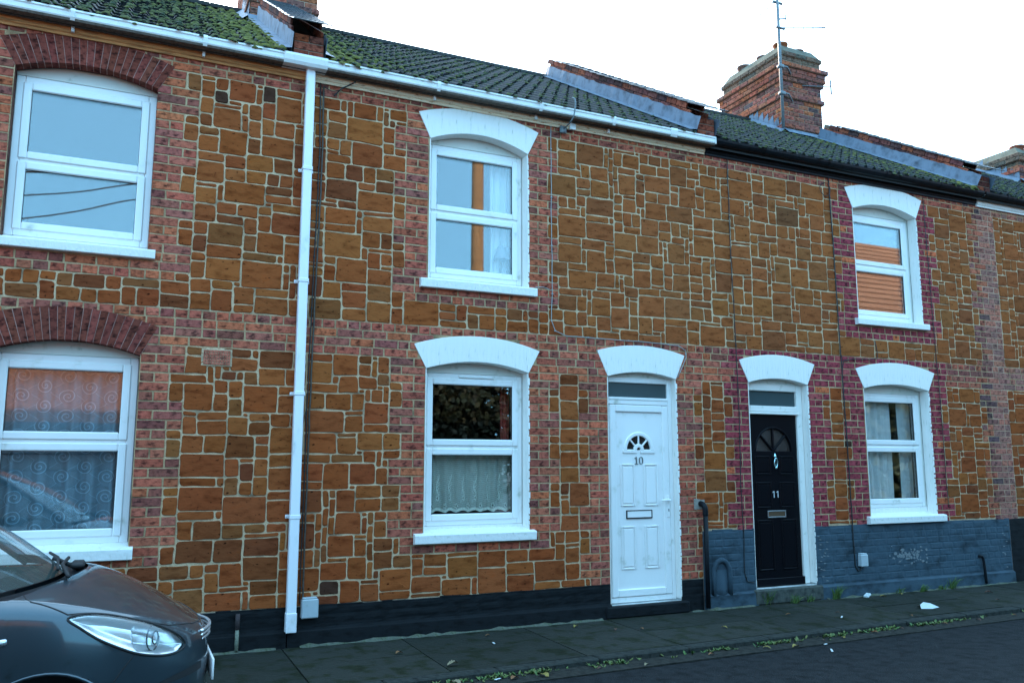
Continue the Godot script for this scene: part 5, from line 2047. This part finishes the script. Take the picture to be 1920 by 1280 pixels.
		well.box(Vector3(-0.62, 0.2, 0.50 if side > 0 else -0.56), Vector3(0.08, 0.66, 0.56 if side > 0 else -0.50))
		obj("wheel_well", well, M.black_rubber, o)
		# A pillar, side glass
		var ap := B.new(true)
		ap.tube(spline([Vector3(-0.50, 0.97, side * 0.705), Vector3(-0.80, 1.20, side * 0.67), Vector3(-1.20, 1.44, side * 0.59), Vector3(-1.7, 1.50, side * 0.57), Vector3(-2.6, 1.46, side * 0.56), Vector3(-3.0, 1.25, side * 0.60), Vector3(-3.1, 0.98, side * 0.65)]), 0.030, 8)
		obj("roof_pillar", ap, M.car_paint, o)
		var sg := B.new(true)
		for i in 20:
			var a0 := -0.55 - i * 0.12
			var a1 := a0 - 0.12
			var top := func(x: float) -> Vector3: return Vector3(x, 0.97 + 0.52 * clampf((-0.5 - x) / 0.8, 0, 1) - 0.3 * clampf((-2.6 - x) / 0.5, 0, 1), side * (0.70 - 0.12 * clampf((-0.5 - x) / 0.8, 0, 1)))
			sg.quado(Vector3(a1, 0.95, side * 0.715), Vector3(a0, 0.95, side * 0.715), top.call(a0), top.call(a1), Vector3(0, 0, side))
		obj("side_window", sg, M.car_glass, o)
	# grille, foglamp recess, number plate edge
	var gr := B.new(true)
	for k in 3:
		var l := []
		for i in 21:
			var z := lerpf(-0.28, 0.28, i / 20.0)
			l.append(Vector3(0.492 - z * z * 0.85, 0.665 - k * 0.022, z))
		gr.tube(l, 0.009 if k == 0 else 0.007, 6)
	obj("grille", gr, M.chrome_soft, o)
	for side in [1, -1]:
		var fr := B.new(true)
		for i in 12:
			for j in 5:
				var p := []
				for q in [[i, j], [i + 1, j], [i + 1, j + 1], [i, j + 1]]:
					var u: float = 0.44 + q[0] * 0.025
					var s: float = 18.8 + q[1] * 0.62 * (0.35 + q[0] / 12.0)
					p.append((car_p(u, s) + car_n(u, s) * 0.003) * Vector3(1, 1, side))
				fr.quado(p[0], p[1], p[2], p[3], Vector3(1, 0, side))
		obj("bumper_vent", fr, M.black_rubber, o)
		var rp := B.new(true)
		var c := car_p(0.0, 32.0) + Vector3(-0.035, -0.035, 0.004)
		rp.boxt(Transform3D(Basis(Vector3(0, 0, 1), 0.10), c * Vector3(1, 1, side)), Vector3(0.055, 0.014, 0.008), 0.006)
		obj("side_repeater", rp, M.chrome_soft, o)
	var pl := B.new(true)
	pl.box(Vector3(0.492, 0.40, -0.26), Vector3(0.505, 0.51, 0.26), 0.003)
	obj("number_plate", pl, M.plastic, o)
	# scuttle, windscreen, roof, inside
	var sc := B.new(true)
	var ws := B.new(true)
	var band := B.new(true)
	var rf := B.new(true)
	var base := func(z: float) -> Vector3: return Vector3(-0.265 - 0.50 * z * z, 0.985 - 0.03 * z * z, z)
	var topc := func(z: float) -> Vector3: return Vector3(-1.14 - 0.18 * z * z, 1.475 - 0.07 * z * z, z * 0.84)
	for i in 24:
		var z0 := lerpf(-0.70, 0.70, i / 24.0)
		var z1 := lerpf(-0.70, 0.70, (i + 1) / 24.0)
		var rear := func(z: float) -> Vector3:
			var v := 1 - absf(z) / 0.72
			var e := 1 - (1 - v) * (1 - v)
			return Vector3(-0.45 + 0.30 * e, 0.935 + 0.06 * e, z)
		var r0: Vector3 = rear.call(z0)
		var r1: Vector3 = rear.call(z1)
		sc.quado(r0 - Vector3(0.0, 0.012, 0), r1 - Vector3(0.0, 0.012, 0), base.call(z1) - Vector3(-0.01, 0.02, 0), base.call(z0) - Vector3(-0.01, 0.02, 0), Vector3.UP)
		for j in 12:
			var t0 := j / 12.0
			var t1 := (j + 1) / 12.0
			var pt := func(z: float, t: float) -> Vector3: return (base.call(z) as Vector3).lerp(topc.call(z), t) + Vector3(0.05, 0.075, 0) * sin(t * PI) * 0.6
			ws.quado(pt.call(z0, t0), pt.call(z1, t0), pt.call(z1, t1), pt.call(z0, t1), Vector3(1, 1, 0))
			if j == 0:
				var dn := Vector3(-0.004, -0.006, 0)
				band.quado(pt.call(z0, 0) + dn, pt.call(z1, 0) + dn, pt.call(z1, 0.09) + dn, pt.call(z0, 0.09) + dn, Vector3(1, 1, 0))
		for j in 10:
			var rp := func(z: float, t: float) -> Vector3:
				var a: Vector3 = topc.call(z)
				return Vector3(lerpf(a.x, -2.95, t), a.y + 0.06 * sin(t * 2.6) - 0.16 * t * t, a.z)
			rf.quado(rp.call(z0, j / 10.0), rp.call(z1, j / 10.0), rp.call(z1, (j + 1) / 10.0), rp.call(z0, (j + 1) / 10.0), Vector3.UP)
		var e0: Vector3 = Vector3(-2.95, 1.36, z0 * 0.84)
		var e1: Vector3 = Vector3(-2.95, 1.36, z1 * 0.84)
		rf.quado(e0, e1, Vector3(-3.2, 0.9, z1), Vector3(-3.2, 0.9, z0), Vector3.LEFT)
		rf.quado(Vector3(-3.2, 0.9, z0), Vector3(-3.2, 0.9, z1), Vector3(-3.2, 0.22, z1), Vector3(-3.2, 0.22, z0), Vector3.LEFT)
	obj("scuttle", sc, M.black_plastic, o)
	obj("windscreen", ws, M.car_glass, o)
	obj("screen_band", band, M.black_gloss, o)
	obj("roof", rf, M.car_paint, o)
	var ins := B.new()
	ins.box(Vector3(-3.1, 0.25, -0.66), Vector3(-0.62, 0.30, 0.66))
	ins.box(Vector3(-0.95, 0.82, -0.67), Vector3(-0.55, 0.93, 0.67), 0.03)
	ins.box(Vector3(-1.75, 0.3, -0.60), Vector3(-1.55, 1.2, -0.10), 0.06)
	ins.box(Vector3(-1.75, 0.3, 0.10), Vector3(-1.55, 1.2, 0.60), 0.06)
	ins.box(Vector3(-0.60, 0.2, -0.66), Vector3(-0.55, 0.92, 0.66))
	obj("interior", ins, M.seat, o)
	var wp := B.new(true)
	wp.tube([Vector3(-0.20, 0.985, -0.06), Vector3(-0.33, 1.045, -0.10)], 0.012, 6)
	wp.tube([Vector3(-0.28, 1.025, 0.30), Vector3(-0.305, 1.045, -0.10), Vector3(-0.36, 1.055, -0.30)], 0.008, 6)
	wp.tube([Vector3(-0.225, 1.0, 0.42), Vector3(-0.27, 1.03, 0.12), Vector3(-0.26, 1.03, -0.22)], 0.010, 6)
	wp.box(Vector3(-0.24, 0.985, -0.20), Vector3(-0.17, 1.02, -0.02), 0.012)
	obj("wiper", wp, M.black_rubber, o)
	var st := B.new()
	st.boxt(Transform3D(Basis(Vector3(0, 0, 1), 0.55), Vector3(-0.63, 1.06, 0.62)), Vector3(0.055, 0.002, 0.04))
	obj("screen_sticker", st, M.sticker, o)

# ---------- what stands across the street (the windows mirror it; shutter and hedge are added) ----------
func far_house(x0: float, x1: float, eaves: float, ridge: float, z0: float, label: String):
	var o := thing("brick_house", label, "house", "houses across the street")
	var w := B.new()
	w.box(Vector3(x0, 0, z0), Vector3(x1, eaves, z0 + 8.0))
	w.sweep_x([Vector2(z0, eaves), Vector2(z0 + 4.0, ridge - 0.1), Vector2(z0 + 8.0, eaves)], x0, x1)
	obj("wall", w, M.far_brick, o)
	var r := B.new()
	var n := int((x1 - x0) / 0.12)
	for i in n:
		var a := x0 + i * (x1 - x0) / n
		var e := a + (x1 - x0) / n
		var m := (a + e) / 2
		for k in 16:
			var t0 := k / 16.0
			var t1 := (k + 1) / 16.0
			var p := func(x: float, t: float, up: float) -> Vector3: return Vector3(x, lerpf(eaves - 0.1, ridge, t) + up, lerpf(z0 - 0.25, z0 + 4.0, t))
			r.quado(p.call(a, t0, 0.05), p.call(m, t0, 0.11), p.call(m, t1, 0.07), p.call(a, t1, 0.01), Vector3(0, 1, -1))
			r.quado(p.call(m, t0, 0.11), p.call(e, t0, 0.05), p.call(e, t1, 0.01), p.call(m, t1, 0.07), Vector3(0, 1, -1))
	r.quad(Vector3(x0, ridge, z0 + 4.0), Vector3(x0, eaves - 0.1, z0 + 8.3), Vector3(x1, eaves - 0.1, z0 + 8.3), Vector3(x1, ridge, z0 + 4.0))
	obj("roof", r, M.clay, o)
	var x := x0 + 1.0
	while x + 1.2 < x1 and eaves > 4.4:
		for y in [1.0, 3.3]:
			var b := B.new()
			ring(b, x, x + 1.05, y, y + 1.4, 0.08, z0 - 0.02, z0 + 0.01, 0.01)
			var f := obj("window", b, M.plastic, o)
			var g2 := B.new()
			g2.box(Vector3(x + 0.08, y + 0.08, z0 - 0.012), Vector3(x + 0.97, y + 1.32, z0 - 0.004))
			obj("pane", g2, M.dark_glass, f)
		x += 2.6

func far_side():
	far_house(13.2, 34.0, 5.6, 9.0, 8.6, "long brick house with orange clay roof mirrored in the upper right window")
	far_house(-16.0, 1.2, 4.0, 5.3, 8.6, "low sunlit brick house mirrored in the lower left window")
	var gd := B.new()
	for k in 8:
		gd.box(Vector3(-9.0, 0.03 + k * 0.28, 8.52), Vector3(1.0, 0.30 + k * 0.28, 8.59), 0.015)
	single("added_shutter", gd, M.shutter, "added grey ribbed shutter that dulls the brick reflection in the lower left window", "garage shutter")  # added panel, turns the warm brick reflection blue-grey
	var tr := thing("dark_tree", "dark bushy tree mirrored in the lower middle window", "tree")
	var t := B.new(true)
	t.tube([Vector3(6.2, 0, 9.4), Vector3(6.1, 1.5, 9.4), Vector3(6.3, 3.2, 9.4)], 0.18, 8, 0.5)
	obj("trunk", t, M.bark, tr)
	var c := B.new()
	for i in 20000:
		var d := Vector3(rng.randfn(), rng.randfn(), rng.randfn()).normalized() * pow(rng.randf(), 0.4)
		var p := Vector3(6.2, 2.3, 9.4) + d * Vector3(2.6, 2.0, 0.9)
		if wn.get_noise_3d(p.x * 22, p.y * 22, p.z * 22) < -0.22 or p.y < 0.1:
			continue
		var a := Vector3(rng.randfn(), rng.randfn(), rng.randfn()).normalized() * 0.085
		var e := a.cross(Vector3(rng.randfn(), rng.randfn(), rng.randfn())).normalized() * 0.06
		c.col = Color(0.008, 0.014, 0.007).lerp(Color(0.020, 0.032, 0.014), rng.randf())
		c.quad(p - a, p + e, p + a, p - e)
	obj("crown", c, M.leaf, tr).set_meta("kind", "stuff")
	var hg := thing("added_hedge", "added dark hedge that blocks the orange house reflection in the lower right window", "hedge")  # unseen hedge, added to keep the sunlit wall out of the glass
	var hs := B.new(true)
	for k in 6:
		hs.tube([Vector3(12.4 + k * 2.3, 0, 8.3), Vector3(12.5 + k * 2.3, 3.6, 8.3)], 0.06, 6)
	obj("stems", hs, M.bark, hg)
	var hl := B.new()
	for i in 11000:
		var p := Vector3(rng.randf_range(11.6, 26.0), rng.randf_range(0.0, 4.7), rng.randf_range(7.8, 8.5))
		p.y *= 0.93 + 0.1 * wn.get_noise_2d(p.x * 25, 9)
		var a := Vector3(rng.randfn(), rng.randfn(), rng.randfn()).normalized() * 0.15
		var e := a.cross(Vector3(rng.randfn(), rng.randfn(), rng.randfn())).normalized() * 0.11
		hl.col = Color(0.012, 0.022, 0.010).lerp(Color(0.030, 0.048, 0.020), rng.randf())
		hl.quad(p - a, p + e, p + a, p - e)
	obj("foliage", hl, M.leaf, hg).set_meta("kind", "stuff")
	var pole := thing("telegraph_pole", "wooden telegraph pole mirrored in the upper middle window", "telegraph pole")
	var b := B.new(true)
	b.tube([Vector3(8.10, 0, 12.0), Vector3(8.10, 11.2, 12.0)], 0.20, 12, 0.75)
	obj("pole", b, M.pole_wood, pole)
	var w := B.new(true)
	for k in 3:
		w.tube(spline([Vector3(8.10, 10.9, 12.0), Vector3(3.5, 7.7 + k * 0.15, 9.5), Vector3(0.0, 6.25 + k * 0.28, 8.0), Vector3(-2.0, 5.6 + k * 0.42, 8.0), Vector3(-9.0, 4.1 + k * 0.9, 8.5)]), 0.013, 5)
	obj("overhead_wire", w, M.cable_black, pole)

# ---------- materials ----------
func materials():
	var fine := bump_tex(3, 0.05, 5)
	var rough := bump_tex(9, 0.02, 6)
	var strata := ramp_tex(21, 0.012, 5, [[0.0, Color(0.74, 0.69, 0.66)], [0.25, Color(0.89, 0.87, 0.85)], [0.45, g(0.97)], [0.75, g(1.0)], [1.0, Color(1.0, 0.95, 0.88)]])
	var spots := ramp_tex(22, 0.030, 4, [[0.0, Color(0.22, 0.18, 0.17)], [0.13, Color(0.5, 0.45, 0.42)], [0.20, g(0.96)], [0.8, g(1.0)], [1.0, g(1.0)]])
	var mottle := ramp_tex(23, 0.03, 5, [[0.0, g(0.45)], [0.3, g(0.8)], [0.6, g(1.0)], [1.0, Color(1.0, 0.96, 0.92)]])
	var soot := ramp_tex(24, 0.008, 4, [[0.0, g(0.62)], [0.35, g(0.88)], [0.6, g(1.0)], [1.0, g(1.0)]])
	var gritty := ramp_tex(25, 0.20, 3, [[0.0, g(0.6)], [0.35, g(0.9)], [0.6, g(1.0)], [1.0, g(1.0)]])
	var grime := ramp_tex(26, 0.02, 5, [[0.0, Color(0.74, 0.75, 0.70)], [0.16, Color(0.93, 0.935, 0.92)], [0.30, g(0.985)], [1.0, g(1.0)]])
	var paintwear := ramp_tex(27, 0.02, 5, [[0.0, g(0.42)], [0.25, g(0.72)], [0.5, g(1.0)], [0.8, Color(1.1, 1.1, 1.1)], [0.92, Color(1.0, 1.0, 1.0)], [1.0, g(1.0)]])
	M.stone = mat(Color.WHITE, 0.95, strata, Vector3(0.9, 2.6, 0.9), fine, 0.16, true, spots, Vector3(1.4, 2.4, 1.4))
	var burn := ramp_tex(33, 0.014, 5, [[0.0, Color(0.42, 0.43, 0.47)], [0.20, Color(0.66, 0.67, 0.70)], [0.34, Color(0.92, 0.92, 0.93)], [0.5, g(1.0)], [0.75, g(1.0)], [0.9, Color(1.0, 0.98, 0.96)], [1.0, Color(0.95, 1.0, 1.0)]])
	M.brick = mat(Color.WHITE, 0.92, burn, Vector3(2.1, 3.6, 2.1), fine, 0.22, true, soot, Vector3(5.3, 6.1, 5.3))
	M.mortar = mat(Color.WHITE, 0.97, gritty, Vector3(2.2, 2.2, 2.2), fine, 0.5, true, soot, Vector3(1.1, 1.1, 1.1))
	for k in ["stone", "brick", "mortar"]:
		M[k].metallic_specular = 0.2
	M.white_paint = mat(lin(0.86, 0.80, 0.74), 0.6, grime, Vector3(3.2, 0.6, 3.2), rough, 0.25)
	M.sill_paint = mat(lin(0.83, 0.78, 0.73), 0.55, grime, Vector3(2.5, 1.7, 2.5), rough, 0.3)
	M.head_paint = mat(lin(0.72, 0.69, 0.62), 0.5, grime, Vector3(0.9, 0.9, 0.9), rough, 0.08)
	M.white_gloss = mat(lin(0.86, 0.80, 0.74), 0.35, grime, Vector3(0.8, 0.8, 0.8), rough, 0.06)
	M.plastic = mat(lin(0.86, 0.82, 0.79), 0.28, grime, Vector3(0.45, 0.45, 0.45), rough, 0.01)
	M.white_pvc = mat(lin(0.83, 0.79, 0.80), 0.35, grime, Vector3(0.5, 0.3, 0.5), rough, 0.01)
	M.gutter_white = mat(lin(0.80, 0.77, 0.74), 0.4, grime, Vector3(2.2, 3.0, 2.2), rough, 0.01)
	M.gutter_shade_dirt = mat(lin(0.16, 0.12, 0.095), 0.9, mottle, Vector3(2, 2, 2))
	M.black_plastic = mat(lin(0.006, 0.008, 0.011), 0.45, mottle, Vector3(0.8, 0.8, 0.8))
	M.black_rubber = mat(lin(0.008, 0.008, 0.009), 0.7)
	M.black_paint = mat(lin(0.0075, 0.0085, 0.010), 0.7, paintwear, Vector3(0.8, 2.0, 0.8), rough, 0.2)
	M.worn_paint = mat(lin(0.20, 0.22, 0.23), 0.9, mottle, Vector3(6, 6, 6))
	var bluewear := ramp_tex(28, 0.012, 6, [[0.0, g(0.5)], [0.22, g(0.78)], [0.45, g(0.97)], [1.0, g(1.0)]])
	M.blue_paint = mat(lin(0.048, 0.077, 0.100), 0.7, bluewear, Vector3(0.5, 0.8, 0.5), rough, 0.35)
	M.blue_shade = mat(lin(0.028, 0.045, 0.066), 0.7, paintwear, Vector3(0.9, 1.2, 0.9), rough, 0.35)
	M.dark_stone = mat(lin(0.06, 0.065, 0.055), 0.9, mottle, Vector3(1, 1, 1), rough, 0.5)
	M.black_gloss = mat(lin(0.004, 0.004, 0.006), 0.3)
	M.glass = clear_glass(0.0, 0.5)
	M.frosted = glossy(lin(0.05, 0.075, 0.08), 0.18)
	M.dark_glass = glossy(lin(0.01, 0.014, 0.014), 0.04)
	M.brown_glass = mat(lin(0.035, 0.018, 0.012), 0.15, mottle, Vector3(9, 9, 9), fine, 0.3)
	M.number_grey = glossy(lin(0.12, 0.12, 0.12), 0.4, 0.3)
	M.number_pale = glossy(lin(0.50, 0.50, 0.50), 0.6)
	M.chrome = glossy(lin(0.45, 0.65, 0.66), 0.16, 1.0)
	M.chrome_soft = glossy(lin(0.84, 0.85, 0.86), 0.30, 0.85)
	M.dark_chrome = glossy(lin(0.08, 0.09, 0.1), 0.2, 0.8)
	M.steel = glossy(lin(0.42, 0.42, 0.42), 0.35, 0.9)
	M.brass_dull = glossy(lin(0.16, 0.10, 0.06), 0.4, 0.6)
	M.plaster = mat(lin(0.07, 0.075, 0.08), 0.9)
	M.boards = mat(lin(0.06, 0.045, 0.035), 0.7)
	M.roof_felt = mat(lin(0.03, 0.03, 0.03), 0.9)
	M.tile0 = mat(lin(0.026, 0.031, 0.033), 0.8, mottle, Vector3(2, 2, 2), rough, 0.3)
	M.tile1 = mat(lin(0.030, 0.034, 0.033), 0.8, mottle, Vector3(2, 2, 2), rough, 0.3)
	M.tile2 = mat(lin(0.024, 0.030, 0.036), 0.8, mottle, Vector3(2, 2, 2), rough, 0.3)
	M.moss = mat(Color.WHITE, 1.0, gritty, Vector3(6, 6, 6), fine, 1.2, true)
	M.lead = mat(lin(0.165, 0.205, 0.26), 0.6, soot, Vector3(1.4, 1.4, 1.4), rough, 0.08)
	M.slate = mat(Color.WHITE, 0.32, mottle, Vector3(2, 2, 2), rough, 0.2, true)
	M.bare_wood = mat(lin(0.62, 0.25, 0.08), 0.8, ramp_tex(31, 0.02, 4, [[0.0, g(0.55)], [0.35, g(0.85)], [0.6, g(1)], [1.0, g(1)]]), Vector3(0.5, 7, 7), fine, 0.1)
	M.cream_peel = mat(lin(0.92, 0.68, 0.45), 0.75, ramp_tex(32, 0.02, 5, [[0.0, Color(0.35, 0.25, 0.18)], [0.16, Color(0.7, 0.52, 0.4)], [0.24, g(0.95)], [1.0, g(1)]]), Vector3(0.8, 4, 4), fine, 0.1)
	M.cable_black = glossy(lin(0.012, 0.012, 0.013), 0.5)
	M.cable_grey = glossy(lin(0.30, 0.30, 0.29), 0.5)
	M.conduit = mat(lin(0.075, 0.055, 0.04), 0.6, mottle, Vector3(2, 2, 2))
	M.galvanised = mat(lin(0.17, 0.19, 0.20), 0.5, mottle, Vector3(2, 2, 2))
	M.grey_box = mat(lin(0.42, 0.46, 0.48), 0.4, grime, Vector3(1.5, 1.5, 1.5))
	M.pale_pipe = mat(lin(0.22, 0.22, 0.16), 0.7, mottle, Vector3(5, 5, 5), rough, 0.3)
	M.rust = mat(lin(0.05, 0.03, 0.03), 0.8, mottle, Vector3(5, 5, 5), rough, 0.3)
	M.red_cloth = mat(lin(0.32, 0.045, 0.03), 0.9)
	M.cream_cloth = mat(lin(0.5, 0.45, 0.38), 0.9)
	M.grey_cloth = mat(lin(0.22, 0.22, 0.24), 0.9)
	M.sheer = mat(lin(0.62, 0.65, 0.63), 0.95)
	M.sheer.backlight_enabled = true
	M.sheer.backlight = g(0.3)
	M.swirl = mat(Color.WHITE, 0.95)
	M.swirl.albedo_texture = swirl_texture()
	M.lace = mat(Color.WHITE, 0.95)
	M.lace.albedo_texture = lace_texture()
	M.earth = mat(lin(0.05, 0.05, 0.045), 0.95)
	M.asphalt = mat(lin(0.019, 0.0195, 0.021), 0.95, gritty, Vector3(0.9, 0.9, 0.9), bump_tex(51, 0.25, 3), 0.9, false, mottle, Vector3(0.55, 0.55, 0.55))
	M.channel = mat(lin(0.034, 0.032, 0.027), 0.9, mottle, Vector3(1.2, 1.2, 1.2), fine, 0.5, false, gritty, Vector3(3, 3, 3))
	M.pavement_bed = mat(lin(0.018, 0.02, 0.012), 0.95, gritty, Vector3(3, 3, 3), fine, 0.5)
	var pave := ramp_tex(52, 0.012, 6, [[0.0, Color(0.45, 0.50, 0.34)], [0.3, Color(0.75, 0.80, 0.64)], [0.5, g(0.95)], [1.0, g(1.0)]])
	M.pavement = mat(lin(0.028, 0.029, 0.023), 0.92, pave, Vector3(0.7, 0.7, 0.7), fine, 0.5, false, gritty, Vector3(2.4, 2.4, 2.4))
	M.pavement_pale = mat(lin(0.036, 0.036, 0.029), 0.92, pave, Vector3(0.8, 0.8, 0.8), fine, 0.5, false, gritty, Vector3(2.1, 2.1, 2.1))
	M.pavement_pale.metallic_specular = 0.28
	M.kerb = mat(lin(0.040, 0.042, 0.037), 0.9, mottle, Vector3(1.1, 1.1, 1.1), fine, 0.5, false, gritty, Vector3(2.4, 2.4, 2.4))
	for k in ["asphalt", "channel", "pavement", "kerb", "black_paint", "black_gloss", "blue_paint", "tile0", "tile1", "tile2", "black_plastic", "lead"]:
		M[k].metallic_specular = 0.28
	M.fillet = mat(lin(0.11, 0.115, 0.085), 0.95, pave, Vector3(3, 3, 3), fine, 0.6, false, soot, Vector3(3, 3, 3))
	M.leaf = mat(Color.WHITE, 0.7, null, Vector3.ONE, null, 0, true)
	M.leaf.backlight_enabled = true
	M.leaf.backlight = Color(0.12, 0.16, 0.05)
	for q in [["leaf0", Color(0.30, 0.22, 0.05)], ["leaf1", Color(0.26, 0.11, 0.04)], ["leaf2", Color(0.12, 0.05, 0.03)], ["leaf3", Color(0.27, 0.21, 0.12)]]:
		M[q[0]] = mat(q[1].linear_to_srgb(), 0.8, mottle, Vector3(9, 9, 9))
	M.paper = mat(lin(0.55, 0.58, 0.58), 0.9, grime, Vector3(7, 7, 7), rough, 0.3)
	M.car_paint = mat(lin(0.036, 0.058, 0.072), 0.32, grime, Vector3(0.9, 0.9, 0.9))
	M.car_paint.metallic = 0.5
	M.car_paint.clearcoat_enabled = true
	M.car_paint.clearcoat = 1.0
	M.car_paint.clearcoat_roughness = 0.06
	M.lamp_glass = clear_glass(0.02, 0.5)
	M.car_glass = clear_glass(0.12, 0.6)
	M.car_glass.albedo_color = Color(0.5, 0.6, 0.58, 0.15)
	M.rubber = glossy(lin(0.015, 0.015, 0.015), 0.85)
	M.seat = mat(lin(0.02, 0.02, 0.022), 0.9)
	M.sticker = glossy(lin(0.55, 0.60, 0.05), 0.5)
	M.far_brick = mat(lin(0.25, 0.11, 0.06), 0.9, mottle, Vector3(1, 3, 1), fine, 0.5)
	M.shutter = mat(lin(0.045, 0.06, 0.075), 0.5)
	M.clay = mat(lin(0.42, 0.21, 0.12), 0.9, mottle, Vector3(1, 1, 1), fine, 0.5)
	M.bark = mat(lin(0.05, 0.04, 0.03), 0.95)
	M.pole_wood = mat(lin(0.34, 0.19, 0.085), 0.85, ramp_tex(61, 0.02, 4, [[0.0, g(0.3)], [0.3, g(0.7)], [0.6, g(1)], [1.0, g(1)]]), Vector3(5, 0.6, 5))

func _ready():
	var cam := Camera3D.new()
	cam.name = "camera"
	cam.position = Vector3(0, 1.56, 7.6)
	cam.rotation = Vector3(deg_to_rad(8.27), deg_to_rad(-24.6), 0)
	cam.fov = 44.385
	cam.near = 0.1
	cam.far = 400
	add_child(cam)
	cam.current = true
	var env := Environment.new()
	env.background_mode = Environment.BG_SKY
	env.sky = Sky.new()
	env.sky.sky_material = make_sky()
	env.tonemap_mode = Environment.TONE_MAPPER_LINEAR
	env.tonemap_exposure = 2.12
	env.sdfgi_enabled = true
	env.ssao_enabled = true
	env.ssil_enabled = true
	var we := WorldEnvironment.new()
	we.name = "environment"
	we.environment = env
	add_child(we)
	var sun := DirectionalLight3D.new()
	sun.name = "sun"
	sun.light_energy = 1.4
	sun.light_color = Color(1.0, 0.86, 0.70)
	sun.light_angular_distance = 0.5
	sun.shadow_enabled = true
	add_child(sun)
	sun.look_at_from_position(SUN_TO * 50, Vector3.ZERO, Vector3.UP)

	rng.seed = 77
	materials()
	var labels := ["terraced house of brown stone with red brick window arches, at the left behind the car", "terraced house of brown stone and brick with the white number 10 door", "terraced house of brown stone with maroon painted brick, blue base and black number 11 door", "terraced house of brown stone cut off by the right edge, past the smeared brick pier"]
	for i in 4:
		houses.append(thing("terraced_house", labels[i], "house", "terraced houses in a row"))
	make_cols()
	for i in 4:
		build_wall(i)
	build_pieces()
	for o in OPEN:
		build_lintel(o)
	windows()
	door_white()
	door_black()
	plinths()
	var roofs := []
	for i in 4:
		roofs.append(shell(i))
	roof_tiles(0, roofs[0], -3.24, 1.16, 0.0, 0.8, 0.17)
	roof_tiles(1, roofs[1], 1.52, 5.74, 1.1, 0.0, 0.13)
	roof_tiles(2, roofs[2], 6.06, 10.48, 0.0, 0.5, 0.24)
	roof_tiles(3, roofs[3], 10.84, 15.3, 0.1, 0.1, 0.10)
	gutters()
	var sl := Vector2(ROOF_R.y - ROOF_E.y, ROOF_R.x - ROOF_E.x).length()
	parapet(1, 1.19, 1.47, 0.05, 3.35, 0.04)
	parapet(2, 5.775, 6.015, 0.05, sl, 0.045)
	parapet(3, 10.52, 10.78, 0.05, 3.35, 0.045)
	chimney(1, 1.10, 1.94, -4.5, -2.8, 6.6, 9.3, [[0, 2, 0.06], [2, 2, 0.03], [24, 1, 0.025]], [], 0.6)
	chimney(2, 9.87, 10.74, -4.35, -2.8, 6.6, 8.60, [[0, 1, 0.03], [1, 2, 0.0], [3, 1, 0.10], [4, 2, 0.06], [6, 1, 0.035], [10, 1, 0.04], [17, 1, 0.025]], [[10.05, -3.0, 0.115, 0.19, Color(0.34, 0.11, 0.05)], [10.42, -3.0, 0.11, 0.13, Color(0.2, 0.12, 0.09)], [10.05, -3.45, 0.10, 0.16, Color(0.24, 0.12, 0.09)], [10.05, -3.95, 0.12, 0.20, Color(0.22, 0.12, 0.09)]], 0.45)
	chimney(3, 15.95, 16.9, -4.1, -2.8, 6.6, 7.72, [[0, 2, 0.06], [4, 1, 0.03]], [[16.25, -3.0, 0.13, 0.20, Color(0.3, 0.1, 0.06)]], 0.3)
	cables()
	aerials()
	curtains()
	street()
	far_side()
	car()
	litter()
